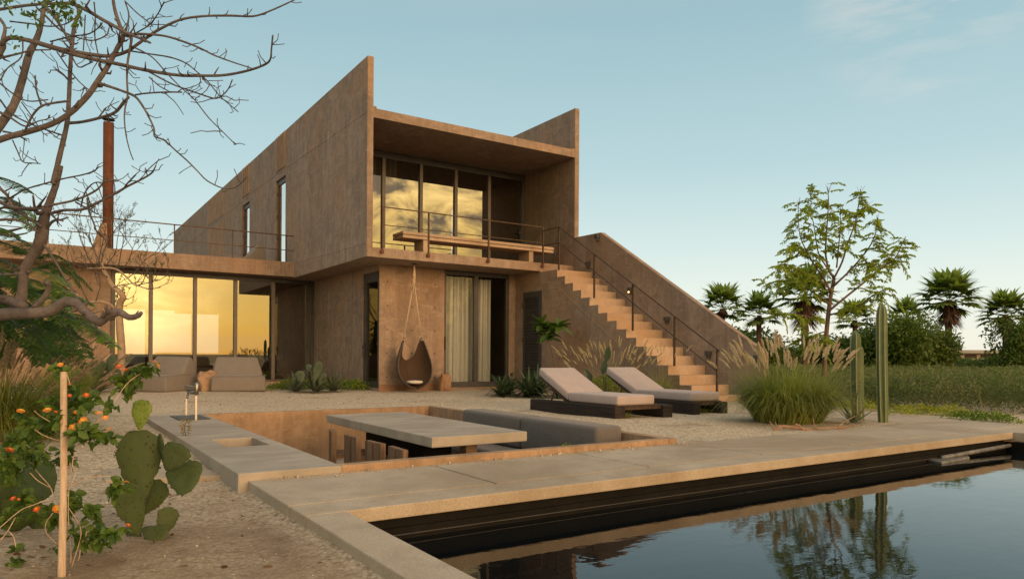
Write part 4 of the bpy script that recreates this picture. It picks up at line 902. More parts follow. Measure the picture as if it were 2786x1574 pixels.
# ================================================================== BARE FRANGIPANI TREE (left foreground)
fr = empty('frangipani_tree', tuple(onz(-170, 1180, -0.05)), 'nearly leafless grey frangipani tree with knobbly branches crossing the upper left', 'tree')
Z1 = ((0, 0), 2.91); Z2 = ((0, 450), 2.91)
BR = [  # (zoom, depth start, depth end, points)
 (Z1, 5.6, 5.5, [(-420,1330,66),(-200,1200,58),(0,1105,48),(200,1048,45),(400,985,42),(550,900,43),(700,750,43),(790,620,40),(850,530,37),(930,380,34),(975,280,32),(940,180,28),(905,60,25),(890,-60,22)]),
 (Z1, 5.9, 6.2, [(-420,1500,80),(-150,1200,70),(0,990,62),(110,830,56),(180,620,50),(230,430,48),(290,310,42),(330,180,32),(345,80,30),(400,-50,26)]),
 (Z1, 5.8, 5.2, [(-300,900,46),(0,420,42),(20,340,40),(80,300,32),(200,315,32),(330,350,36),(470,390,36),(640,420,30),(860,445,26),(1000,410,24),(1090,350,22),(1160,300,22),(1250,240,20),(1420,160,18),(1600,130,16),(1820,125,16),(2000,130,14),(2120,95,12),(2300,15,10),(2400,-40,8)]),
 (Z1, 5.55, 4.9, [(470,400,30),(700,460,29),(900,500,28),(1150,555,26),(1400,595,24),(1600,600,22),(1780,595,20),(1960,560,18),(2090,515,16),(2140,470,14),(2150,380,13),(2160,280,13)]),
 (Z1, 5.3, 5.7, [(420,1455,38),(480,1200,36),(530,980,33),(545,800,30),(555,560,28),(570,350,28),(590,200,26),(625,100,24),(590,20,24),(560,-60,20)]),
 (Z1, 6.1, 5.9, [(330,30,28),(420,120,24),(500,240,20),(560,350,16)]),
 (Z1, 6.0, 5.2, [(-60,85,24),(0,75,22),(200,45,22),(400,30,20),(560,30,24),(700,90,26),(800,150,26),(900,205,26),(1000,260,24),(1100,300,20),(1190,340,16)]),
 (Z1, 5.5, 5.0, [(975,280,26),(1100,270,20),(1300,285,16),(1480,340,15),(1600,390,13),(1700,440,12),(1850,495,10),(1990,540,8)]),
 (Z1, 5.5, 5.3, [(1000,285,22),(1040,300,20),(1030,380,18),(1010,500,16),(1005,620,14),(1010,760,14),(990,860,12),(985,950,10),(1000,1080,9),(1030,1200,8),(1055,1265,8)]),
 (Z1, 5.4, 4.9, [(530,975,26),(650,965,22),(800,930,22),(910,890,22),(980,810,22),(1020,770,16)]),
 (Z1, 5.5, 4.8, [(770,655,26),(880,690,20),(980,725,18),(1070,765,18),(1130,840,16),(1180,930,14),(1220,1020,13),(1225,1080,13),(1300,1110,12),(1400,1200,11),(1480,1270,11),(1560,1350,10),(1640,1430,10),(1760,1488,9),(1850,1488,9),(1920,1440,8),(1955,1395,7)]),
 (Z1, 5.0, 4.9, [(1070,752,12),(1150,740,11),(1300,730,11),(1440,730,10)]),
 (Z1, 5.3, 4.9, [(1030,360,11),(1200,450,9),(1320,580,9),(1440,700,8),(1540,790,8),(1650,930,8),(1760,1040,7),(1865,1145,7)]),
 (Z1, 5.5, 5.2, [(1000,400,11),(1200,430,10),(1350,455,10),(1470,500,9),(1560,570,8),(1640,640,8),(1740,760,8),(1820,830,7),(1885,885,7)]),
 (Z1, 5.1, 4.9, [(1180,570,11),(1350,660,10),(1480,710,10),(1600,750,10),(1700,780,10),(1760,755,9),(1810,700,8),(1840,630,8)]),
 (Z1, 5.3, 5.6, [(545,800,18),(430,815,17),(330,840,16),(260,910,16),(210,1010,16),(180,1060,14)]),
 (Z1, 5.4, 5.6, [(330,840,14),(290,720,11),(278,600,11)]),
 (Z1, 5.3, 5.3, [(548,640,14),(490,580,11),(445,550,11)]),
 (Z1, 5.0, 4.9, [(1180,610,8),(1260,680,8),(1340,725,8)]),
 (Z1, 5.5, 5.5, [(780,930,10),(840,855,10)]),
 (Z1, 6.0, 6.0, [(345,110,14),(480,240,12),(620,300,10),(740,320,9),(840,280,9),(865,220,8)]),
 (Z1, 6.0, 5.8, [(400,330,12),(560,290,11),(700,270,10),(780,220,9),(810,180,8)]),
 (Z1, 6.1, 5.9, [(80,170,11),(250,190,10),(400,210,9),(520,190,9),(600,140,8)]),
 (Z1, 5.6, 5.3, [(990,10,11),(1020,120,10),(1000,240,12)]),
 (Z1, 5.5, 5.2, [(1080,260,10),(1180,200,9),(1250,110,8),(1300,15,8)]),
 (Z1, 5.4, 5.2, [(1000,20,8),(1080,100,8),(1180,180,8),(1210,210,7)]),
 (Z1, 5.9, 5.7, [(745,20,10),(755,140,9),(750,280,9),(770,400,8),(800,520,8)]),
 (Z1, 6.0, 5.9, [(675,120,8),(668,260,8),(660,400,8)]),
 (Z1, 5.7, 5.4, [(560,430,10),(620,530,9),(690,510,9),(735,490,8)]),
 (Z1, 5.8, 5.6, [(450,410,9),(540,540,9),(620,640,8),(680,700,8),(688,760,8)]),
 (Z1, 5.9, 5.9, [(180,300,10),(170,450,9),(60,540,9),(0,640,9)]),
 (Z1, 6.0, 5.8, [(0,660,11),(100,740,10),(220,800,9),(380,790,8)]),
 (Z1, 6.0, 5.7, [(0,790,14),(90,900,12),(240,980,11),(400,1040,11),(490,1070,12)]),
 (Z1, 6.1, 6.0, [(170,810,8),(250,920,8),(330,1040,7),(375,1075,7)]),
 (Z1, 6.1, 6.0, [(0,890,20),(80,930,16),(200,1000,12),(300,960,9),(380,940,8),(395,910,7)]),
 (Z1, 6.1, 6.2, [(20,1040,14),(120,1060,10),(215,1115,9)]),
 (Z1, 6.0, 5.9, [(100,1110,9),(140,1200,8),(180,1280,8),(250,1290,7),(320,1295,7)]),
 (Z1, 6.0, 5.9, [(0,460,18),(130,430,14),(250,400,12),(400,395,10)]),
 (Z1, 5.8, 5.6, [(0,150,22),(40,220,22),(20,330,30),(0,440,36)]),
 (Z2, 5.3, 5.5, [(480,0,38),(440,160,44),(390,300,52),(350,420,70),(335,530,86),(305,640,80),(240,740,70),(190,840,66),(180,950,66),(165,1060,80),(120,1140,90)]),
 (Z2, 5.5, 5.2, [(-420,1300,120),(-200,1230,105),(0,1180,92),(200,1170,86),(400,1150,80),(500,1085,76),(600,1090,70),(700,1180,66),(785,1238,66),(850,1190,60),(940,1160,58),(1020,1200,46),(1085,1192,42),(1120,1165,26)]),
 (Z2, 5.7, 5.5, [(-250,1090,80),(0,1060,72),(100,1080,70),(190,1120,74)]),
 (Z2, 5.4, 5.3, [(270,1120,40),(360,1030,38),(385,950,38),(372,925,30)]),
 (Z2, 5.2, 4.9, [(330,600,20),(450,780,16),(550,950,14),(620,1060,13),(700,1180,13),(760,1270,14),(820,1360,12)]),
 (Z2, 5.4, 5.0, [(330,400,24),(500,355,22),(640,350,22),(760,300,20),(880,240,18),(1000,170,16),(1120,110,14),(1200,60,12),(1235,0,9)]),
 (Z2, 5.5, 5.2, [(330,330,20),(450,305,18),(570,280,17),(680,240,16),(770,190,14),(830,130,12),(920,112,9)]),
 (Z2, 5.8, 5.4, [(80,258,14),(200,190,12),(350,145,11),(500,105,11),(650,75,10),(740,45,9),(785,10,8)]),
 (Z2, 5.9, 5.5, [(-80,280,30),(0,290,30),(100,330,28),(220,340,24),(350,340,22)]),
 (Z2, 5.9, 5.6, [(-40,120,24),(0,180,24),(60,240,22),(100,330,22),(200,400,22),(280,450,22),(330,480,20)]),
 (Z2, 5.3, 5.1, [(600,290,14),(690,340,12),(770,385,10)]),
 (Z2, 5.3, 5.0, [(690,260,12),(700,350,11),(740,450,11),(770,530,10),(830,580,9)]),
 (Z2, 5.4, 5.2, [(365,500,26),(420,440,20),(480,430,15),(540,410,11)]),
 (Z2, 5.4, 5.2, [(640,330,10),(670,220,10),(740,140,9),(830,135,8)]),
 (Z2, 5.1, 5.0, [(970,195,11),(1010,140,11),(1075,75,9)]),
 (Z2, 5.1, 5.0, [(1165,75,7),(1150,20,8)]),
 (Z2, 5.8, 5.6, [(-30,430,20),(0,430,20),(130,430,18),(230,470,16),(290,520,14)]),
 (Z2, 5.8, 5.7, [(0,545,14),(120,550,12),(215,535,10)]),
 (Z2, 5.5, 5.4, [(-20,860,20),(80,860,16),(180,855,16)]),
 (Z2, 5.5, 5.3, [(300,380,34),(275,330,20),(262,240,14)]), (Z2, 5.5, 5.3, [(290,340,20),(330,290,16),(365,245,10)]),
 (Z2, 5.5, 5.3, [(380,360,16),(440,420,12),(500,440,10)]),
]
tm = MB(); base0 = onz(-170, 1180, -0.05)
hub = at(-145, 905, 5.55)
tubes(tm, [[base0[0], base0[1], -0.1, 0.20], [base0[0]+.05, base0[1]+.05, 0.35, 0.16], [*hub, 0.14], [*at(-110, 640, 5.7), 0.11], [*at(-105, 420, 5.8), 0.085]], 10, 4)
tips = []
main = MB()
def attach(BR):
    # start every branch at the depth of the limb it springs from, so the tree also joins up from the side
    done = []; pend = []; P = []
    def reg(b):
        zz, d0, d1, pts = b; n = len(pts); sp = smoothpath([[zz[0][0]+p[0]/zz[1], zz[0][1]+p[1]/zz[1], d0+(d1-d0)*i/max(n-1, 1), 0] for i, p in enumerate(pts)], 6)
        P.extend([tuple(q[:3]) for q in sp]); done.append(b)
    for b in BR: (reg if b[3][0][0] < 0 else pend.append)(b)
    for tol in (6, 12, 20, 32, 50):
        go = True
        while go:
            go = False
            for b in list(pend):
                zz, d0, d1, pts = b; A_ = np.array(P); best = None
                for rev in (False, True):
                    p = pts[-1] if rev else pts[0]; q = np.array([zz[0][0]+p[0]/zz[1], zz[0][1]+p[1]/zz[1]])
                    dd_ = np.hypot(A_[:, 0]-q[0], A_[:, 1]-q[1]); k = int(dd_.argmin())
                    if dd_[k] < tol and (best is None or dd_[k] < best[0]): best = (dd_[k], A_[k, 2], rev)
                if best:
                    dl = best[1] - (d1 if best[2] else d0)
                    reg((zz, d0+dl, d1+dl, pts)); pend.remove(b); go = True
    return done + pend
for (zz, d0, d1, pts) in attach(BR):
    pth = pxpath(pts, zz[0], zz[1], d0, d1)
    big = pts[0][2] > 15
    Q = tubes(tm if big else main, pth, 8 if big else 6, 4, 0.10 if big else 0.22)
    # short fruiting spurs along the branch
    ln = len(Q)
    for _ in range(max(2, int(ln*0.33))):
        i = random.randrange(max(1, ln//4), ln-1); p = Q[i, :3]; r = Q[i, 3]
        if r > 0.035: continue
        tdir = unit(Q[i+1, :3]-Q[i-1, :3]); s_ = unit(np.cross(tdir, RNG.normal(size=3)) + tdir*0.5 + np.array([0, 0, 0.25]))
        L_ = random.uniform(0.02, 0.07); e = p + s_*L_; e2 = e + unit(s_ + np.array([0, 0, 0.6]) + RNG.normal(size=3)*0.3)*L_*0.7
        main.tube([p, e, e2], [max(r*0.6, 0.003), max(r*0.45, 0.0025), 0.003], 5)
    if not big and random.random() < 0.6:
        for _ in range(2):
            i = random.randrange(ln//2, ln-1); p = Q[i, :3]; dr = unit(RNG.normal(size=3) + unit(Q[-1, :3]-Q[0, :3])*1.2)
            pp_ = [p]; 
            for q in range(4): pp_.append(pp_[-1] + dr*0.045 + RNG.normal(size=3)*0.012)
            main.tube(pp_, [0.004, 0.0038, 0.0034, 0.003, 0.0025], 5)
tm.add(main.v, main.f, 1); tm.build('trunk', [M['bark'], M['twig']], fr, smooth=True)
A = Acc()
for (zx, zy, n, sp) in ((60,25,26,40), (520,75,60,70), (260,125,24,35), (620,150,10,20), (130,325,14,30), (470,60,30,40)):
    c = at(zx/2.91, zy/2.91, 5.5); k = n
    b = c + RNG.normal(size=(k, 3))*sp/2.91/F*5.5; A.add(leafs(b, rdir(k, -0.2), RNG.uniform(.035, .07, k), RNG.uniform(.016, .028, k)))
A.build('foliage', M['leaf_plum'], fr)

# ================================================================== FERNY POINCIANA (left, behind the frangipani)
pc = empty('poinciana_tree', tuple(onz(-330, 1090, 0.0)), 'dark feathery leaved poinciana at the left edge behind the bare branches', 'tree')
def frond(P, A, mi, npair=17, plen=0.10, wide=1.0):
    """P: path rows xyz; pinnae on both sides, each a comb of small leaflets"""
    Q = smoothpath(np.hstack([P, np.zeros((len(P), 1))]), 8)[:, :3]; n = len(Q)
    up = np.array([0, 0, 1.0]); ids = np.linspace(1, n-2, npair).astype(int)
    B = []; AX = []; LL = []; NN = []
    for q, i in enumerate(ids):
        t = unit(Q[min(i+1, n-1)] - Q[i-1]); s = unit(np.cross(t, up)); nn = unit(np.cross(s, t))
        f = q/(npair-1); L = plen*wide*(math.sin(math.pi*(0.12+0.80*f))**0.7)*random.uniform(.9, 1.08)
        for sg in (-1, 1):
            ax = unit(s*sg + t*0.55 - up*0.22 + RNG.normal(size=3)*0.05); m = 11
            tt = np.linspace(0.08, 1, m); pin = unit(np.cross(ax, nn))
            for w in (-1, 1):
                b = Q[i] + ax*(L*tt)[:, None] - up*(0.20*L*tt**2)[:, None]
                B.append(b); AX.append(np.tile(pin*w + ax*0.45, (m, 1)) + RNG.normal(size=(m, 3))*0.05); LL.append(0.024*wide*(1-0.45*tt)+0.008); NN.append(np.tile(nn, (m, 1)))
    B = np.concatenate(B); A.add(diamonds(B, np.concatenate(AX), np.concatenate(LL), np.concatenate(LL)*0.62, np.concatenate(NN) + RNG.normal(size=B.shape)*0.15), mi)
    return Q
A = Acc(); rch = MB()
FRD = [((230,800),(330,830),(430,870),(520,950),6.6,.135,0), ((150,870),(300,920),(450,960),(690,1080),6.4,.13,0), ((400,950),(550,1030),(640,1060),(700,1100),6.2,.10,0),
 ((300,1120),(500,1190),(700,1260),(930,1440),6.0,.13,0), ((-60,80),(60,110),(150,155),(235,215),6.8,.10,1), ((-60,340),(100,380),(200,420),(310,440),6.9,.12,0), ((-40,500),(80,550),(180,610),(290,700),6.5,.13,1), ((-60,580),(60,620),(140,660),(215,705),6.6,.12,1),
 ((330,1130),(420,1280),(500,1400),(610,1500),6.3,.13,1), ((200,1180),(290,1320),(340,1420),(400,1510),6.4,.14,1), ((60,260),(160,330),(220,400),(270,520),6.7,.11,0), ((-40,250),(50,255),(120,300),(160,390),6.9,.11,1),
 ((-60,720),(40,760),(110,830),(150,960),6.6,.14,1), ((-40,870),(60,880),(160,930),(260,1040),6.7,.14,1), ((420,1160),(520,1290),(620,1390),(700,1520),6.1,.11,1), ((-80,1010),(60,1050),(200,1120),(300,1230),6.6,.14,1),
 ((-60,1150),(60,1210),(180,1290),(260,1420),6.5,.14,1), ((60,1240),(180,1300),(300,1380),(420,1500),6.7,.14,1), ((470,1150),(640,1250),(760,1310),(870,1410),6.2,.11,1), ((200,990),(330,1020),(430,1070),(560,1180),6.8,.13,0), ((-50,480),(10,500),(60,520),(120,560),6.5,.1,0)]
for f in FRD:
    d = f[4]; Pn = np.array([at(x/2.91, 450+y/2.91, d - 0.25*k) for k, (x, y) in enumerate(f[:4])])
    Q = frond(Pn, A, f[6], plen=f[5]); rch.tube(Q, list(np.linspace(0.006, 0.002, len(Q))), 5)
for k in range(46):
    x = random.uniform(-140, 190); y = random.uniform(700, 960); d = random.uniform(6.8, 8.2); a = random.uniform(-0.4, 1.0)
    p0 = at(x, y, d); dr = RT*math.cos(a) + FW*random.uniform(-.8, .5); dr = unit(dr); Lf = random.uniform(.35, .55)
    Pn = np.array([p0, p0+dr*Lf*.35+[0,0,.05], p0+dr*Lf*.7+[0,0,-.01], p0+dr*Lf+[0,0,-.17]]); Q = frond(Pn, A, 1, plen=0.13); rch.tube(Q, list(np.linspace(0.005, 0.002, len(Q))), 4)
A.build('foliage', [M['leaf_fern'], M['leaf_fern_dark']], pc); rch.build('leaf_stalk', M['twig'], pc, smooth=True)
m = MB(); b = onz(-330, 1090, 0.0); m.tube([(b[0], b[1], -.05), (b[0]+.05, b[1], .7), tuple(at(-200, 800, 7.3)), tuple(at(-40, 700, 7.1))], [.11, .09, .06, .03], 9)
for (x, y) in ((60, 620), (90, 760), (20, 560), (110, 840)): m.tube([tuple(at(-200, 800, 7.3)), tuple(at(x*0.3-40, y+20, 7.2)), tuple(at(x, y, 7.0))], [.04, .025, .008], 7)
m.build('trunk', M['bark'], pc, smooth=True)

# ================================================================== RECURSIVE TREES
def grow(mb, p, d, L, r, lev, tips, maxlev, spread=0.55, up=0.12, nseg=4, kids=(2, 3), wob=0.10, shrink=0.72):
    pts = [np.array(p)]; dd = unit(np.array(d))
    for k in range(nseg):
        dd = unit(dd + RNG.normal(size=3)*wob + np.array([0, 0, up*0.3])); pts.append(pts[-1] + dd*L/nseg)
    mb.tube(pts, list(np.linspace(r, r*0.66, nseg+1)), 7 if lev < 2 else 5)
    if lev >= maxlev:
        tips.append((pts, r)); return
    for _ in range(random.randint(*kids)):
        i = random.randint(max(1, nseg-2), nseg); nd_ = unit(dd + RNG.normal(size=3)*spread + np.array([0, 0, up]))
        grow(mb, pts[i], nd_, L*shrink*random.uniform(.8, 1.15), r*0.62, lev+1, tips, maxlev, spread, up, nseg, kids, wob, shrink)
# gnarled tree in front of the wing wall
ol = empty('gnarled_tree', tuple(onz(322, 1055, 0.02)), 'small gnarled tree with bare pale trunk and sparse tiny leaves before the wing wall', 'tree')
m = MB(); D0 = 15.2
def zp(x, y, d=D0): return at(x/2.91, 450+y/2.91, d)
tr = [(955,1700,60),(962,1455,55),(950,1300,55),(945,1180,50),(950,1090,50),(975,1045,46),(945,1000,42),(890,950,38),(850,880,34),(820,820,30),(800,770,22)]
tubes(m, pxpath(tr, *Z2, D0, D0-.4), 9, 4, 0.05)
tubes(m, pxpath([(930,1150,32),(870,1100,26),(800,1075,24),(700,1080,20),(650,1055,14),(600,1010,9)], *Z2, D0, D0-.5), 8, 3)
tubes(m, pxpath([(690,815,12),(780,812,14),(850,810,16),(930,825,16),(1010,890,13),(1060,940,12),(1150,970,9),(1190,990,7)], *Z2, D0-.4, D0-.6), 7, 3)
m.build('trunk', M['bark_olive'], ol, smooth=True)
tips = []; m = MB()
for (x, y, dx, dy, L) in ((820,820,-.5,-.9,.75), (800,780,.2,-1,.8), (850,880,-.9,-.3,.7), (700,1080,-.6,-.9,.8), (650,1060,-.9,-.6,.7), (760,1070,-.1,-1,.7), (930,825,.5,-1,.75), (1010,890,.7,-.8,.65), (1100,955,.8,-.6,.5), (1150,970,.9,.1,.4), (820,820,.6,-.7,.7), (690,815,-.9,-.4,.7), (760,800,-.6,-.9,.8), (960,830,1.0,-.5,.6), (610,1010,-.5,-.9,.6), (1080,950,.9,-.3,.6), (900,960,.9,-.2,.6), (780,800,-.2,-1,.9)):
    p = zp(x, y, D0-.4); grow(m, p, RT*dx + UP*(-dy) + FW*random.uniform(-.5, .5), L, 0.011, 0, tips, 3, 0.5, 0.15, 4, (2, 3), 0.14, 0.62)
m.build('twigs', M['twig'], ol, smooth=True)
A = Acc()
for pts, r in tips:
    k = 11; P_ = np.array(pts); t = RNG.uniform(0, 1, k)*(len(pts)-1); i = np.minimum(t.astype(int), len(pts)-2); b = P_[i] + (P_[i+1]-P_[i])*(t-i)[:, None]
    A.add(leafs(b, rdir(k, .3), RNG.uniform(.022, .042, k), RNG.uniform(.008, .013, k)))
A.build('foliage', M['leaf_olive'], ol)

# slender bright tree on the right
bt = empty('slender_tree', tuple(at(2243, 1035, 14.0)), 'slender tree with loose yellow green leaves standing behind the fountain grass', 'tree')
bt.location.z = 0.0
D1 = 14.0; Z3 = ((1900, 480), 2.0203)
def w3(x, y, d=D1): return at(1900+x/2.0203, 480+y/2.0203, d)
LIMBS = [([(690,1150,28),(695,1000,26),(705,850,25),(715,750,24),(730,640,22),(745,560,18),(720,520,13),(700,430,10),(705,300,8),(715,160,6),(712,60,3)], 0, .1),
 ([(730,640,14),(690,560,11),(640,490,9),(600,420,8),(560,330,6),(550,230,4),(550,140,3)], 0, -.5),
 ([(745,560,13),(790,470,11),(820,370,9),(860,260,8),(880,160,6),(890,70,3)], 0, .4),
 ([(745,600,13),(830,520,10),(900,440,9),(950,370,7),(980,290,5),(985,225,3)], 0, -.4),
 ([(715,740,14),(800,670,12),(900,590,11),(1000,510,9),(1080,450,7),(1110,390,6),(1140,330,4)], 0, .7),
 ([(720,760,11),(800,740,9),(880,715,7),(960,650,6),(1030,620,4)], 0, -.7),
 ([(720,700,10),(640,640,8),(560,600,7),(480,570,6),(380,590,4)], 0, .5),
 ([(730,620,10),(650,560,8),(560,520,7),(480,480,5),(440,500,3)], 0, -.8),
 ([(705,800,9),(640,780,7),(560,760,6),(480,760,4),(430,750,3)], 0, -.4),
 ([(720,520,9),(660,420,7),(640,300,5),(620,180,4),(622,90,2)], 0, .6),
 ([(760,500,9),(770,400,7),(780,280,5),(780,180,3)], 0, -.6), ([(700,850,7),(640,870,6),(600,900,4),(560,880,3)], 0, .3), ([(700,830,6),(680,900,5),(640,930,3)], 0, -.3),
 ([(600,420,6),(540,400,5),(490,380,3)], 0, -.6), ([(860,260,5),(900,190,4),(925,160,3)], 0, .5), ([(900,440,6),(940,480,5),(980,490,3)], 0, -.5), ([(1000,510,5),(1060,430,4),(1100,460,3)], 0, .8)]
m = MB(); A = Acc()
for pts, a0, dd in LIMBS:
    pth = pxpath(pts, *Z3, D1, D1+dd); Q = tubes(m, pth, 6, 3)
    n = len(Q); start = 0.72 if pts[0][1] > 1000 else (0.30)
    for i in range(int(n*start), n):
        if random.random() < 0.12: continue
        for _ in range(random.choice((3, 3, 4, 4))):
            if i > n*0.93 and random.random() < .6: continue
            # a pinnate spray: side twig with paired leaflets
            dr = unit(RNG.normal(size=3)*np.array([1, 1, .6]) + np.array([0, 0, .15])); L = random.uniform(.14, .36); p = Q[i, :3] + RNG.normal(size=3)*.03; k = 9
            tt = np.linspace(.2, 1, k); b = p + dr*(L*tt)[:, None] - np.array([0, 0, 1])*(0.35*L*tt**2)[:, None]
            sd_ = unit(np.cross(dr, [0, 0, 1.0])); m.tube([p, b[k//2], b[-1]], [.004, .003, .002], 4)
            for sg in (-1, 1): A.add(leafs(b, sd_*sg + dr*0.7 + RNG.normal(size=(k, 3))*.25 + [0, 0, -.3], RNG.uniform(.055, .095, k), RNG.uniform(.024, .038, k), droop=.3))
    if pts[-1][1] < 240:      # bare dead tips
        for _ in range(4): m.tube([Q[-2, :3], Q[-1, :3] + RNG.normal(size=3)*[.05, .05, .02] + [0, 0, .06]], [.004, .002], 4)
m.build('trunk', M['bark_tree'], bt, smooth=True); A.build('foliage', M['leaf_tree'], bt)

# ================================================================== PRICKLY PEARS
def pad(par, base, tip, wid, th, tilt, mat, seed, name='pad', dots=26):
    """flattened oval pad from base to tip, its face turned towards the camera and twisted by tilt (radians)"""
    rg = np.random.default_rng(seed); base = np.array(base); tip = np.array(tip); ax = unit(tip-base); L = np.linalg.norm(tip-base)
    view = unit(CAM - (base+tip)/2); side = unit(np.cross(ax, view)); nrm = unit(np.cross(side, ax))
    c, s = math.cos(tilt), math.sin(tilt); side, nrm = side*c + nrm*s, nrm*c - side*s
    nu, nr = 44, 9; V = []; idx = {}
    ph = rg.uniform(0, 6.28, 3)
    def pt(a, r, sg):
        v = -math.cos(a)*0.5 + 0.5                       # 0 base .. 1 tip
        sa = max(math.sin(a), 0.0) if a <= math.pi else min(math.sin(a), 0.0); h = math.copysign(abs(sa)**0.92, sa)*wid*0.5*(0.30 + 0.80*v)/0.78 * (1 + .045*math.sin(7*a+ph[0]) + .035*math.sin(15*a+ph[1]) + .03*math.sin(22*a+ph[2]))
        cx_ = 0.55*L; p = base + ax*(cx_ + (v*L*(1+.012*math.sin(13*a+ph[2])) - cx_)*r) + side*h*r
        bend = 0.05*wid*math.sin(2.2*v*r+ph[0])
        return p + nrm*(sg*th*0.5*max(0.0, 1-r**2.6)**0.6*(0.8+.3*(1-v)) + bend*r)
    Fc = []
    for sg in (1, -1):
        off = len(V)
        for q in range(nr):
            r = (q+1)/nr
            for k in range(nu): V.append(pt(2*math.pi*k/nu, r, sg))
        ctr = len(V); V.append(pt(0.0, 0.0, sg)); 
        for k in range(nu):
            k2 = (k+1) % nu
            for q in range(nr-1):
                f = (off+q*nu+k, off+(q+1)*nu+k, off+(q+1)*nu+k2, off+q*nu+k2); Fc.append(f if sg > 0 else f[::-1])
            f = (ctr, off+k, off+k2); Fc.append(f if sg > 0 else f[::-1])
    mb = MB(); mb.add(V, Fc, 0)
    for sg in (1, -1):
        for _ in range(dots):
            a = rg.uniform(0, 6.28); r = math.sqrt(rg.uniform(.02, .95)); p = pt(a, r, sg); e = L*0.013+0.001
            mb.add([p+side*e, p+ax*e, p-side*e, p-ax*e, p+nrm*sg*e*1.1], [(0,1,4),(1,2,4),(2,3,4),(3,0,4)], 1)
    for _ in range(26):
        a = rg.uniform(0.5, 5.8); p = pt(a, 1.0, 1); e = L*0.013; o_ = unit(p - (base+ax*L*.5))
        mb.add([p+nrm*e, p+ax*e, p-nrm*e, p-ax*e, p+o_*e*2.2], [(0,1,4),(1,2,4),(2,3,4),(3,0,4)], 1)
    o = mb.build(name, [mat, M['areole']], par, smooth=True); return o
Zc = ((0, 920), 2.225)
def wc(x, y, d): return at(Zc[0][0]+x/Zc[1], Zc[0][1]+y/Zc[1], d)
def px2m(px, d, sc): return px/sc/F*d
def pearplant(name, label, d, specs, zp_=Zc):
    b0 = specs[0][0]; p = at(zp_[0][0]+b0[0]/zp_[1], zp_[0][1]+b0[1]/zp_[1], d); e = empty(name, tuple(p), label, 'cactus')
    for i, (b, t, w, dd, tilt, mat) in enumerate(specs):
        A_ = at(zp_[0][0]+b[0]/zp_[1], zp_[0][1]+b[1]/zp_[1], d+dd); B_ = at(zp_[0][0]+t[0]/zp_[1], zp_[0][1]+t[1]/zp_[1], d+dd+random.uniform(-.05, .05))
        pad(e, A_, B_, px2m(w, d+dd, zp_[1]), max(.018, px2m(w, d, zp_[1])*0.10), tilt, M[mat], hash((round(b[0]), i)) % 1000)
    return e
pearplant('prickly_pear', 'tall dark green prickly pear with one bright young pad in the sandy foreground', 3.42, [
 ((835,1310),(800,1120),95,.0,.5,'pad'), ((845,1020),(838,552),240,.03,.12,'pad'), ((845,556),(866,370),112,.02,.25,'pad_young'), ((840,1190),(755,880),178,-.05,-.35,'pad'), ((850,1070),(990,865),150,.06,.5,'pad'),
 ((1005,800),(1100,640),165,-.02,.2,'pad'), ((1005,810),(1205,860),225,.05,.3,'pad'), ((1000,770),(962,580),62,.06,1.0,'pad'), ((862,1145),(1000,1215),125,.0,.2,'pad'), ((985,1200),(1030,1020),125,.02,-.3,'pad')])
pearplant('prickly_pear', 'broad prickly pear at the left edge half hidden by the orange flowered lantana', 3.55, [
 ((60,1340),(50,1150),150,.0,.3,'pad'), ((60,1180),(180,970),230,-.05,-.3,'pad'), ((30,900),(342,850),240,.05,.25,'pad'), ((20,1080),(0,800),150,.02,.4,'pad'), ((265,1235),(250,1010),160,.05,.2,'pad'), ((110,1000),(40,880),170,.1,-.4,'pad'), ((40,1300),(80,1190),190,-.1,.1,'pad'), ((60,1110),(-80,930),200,.05,.2,'pad')])

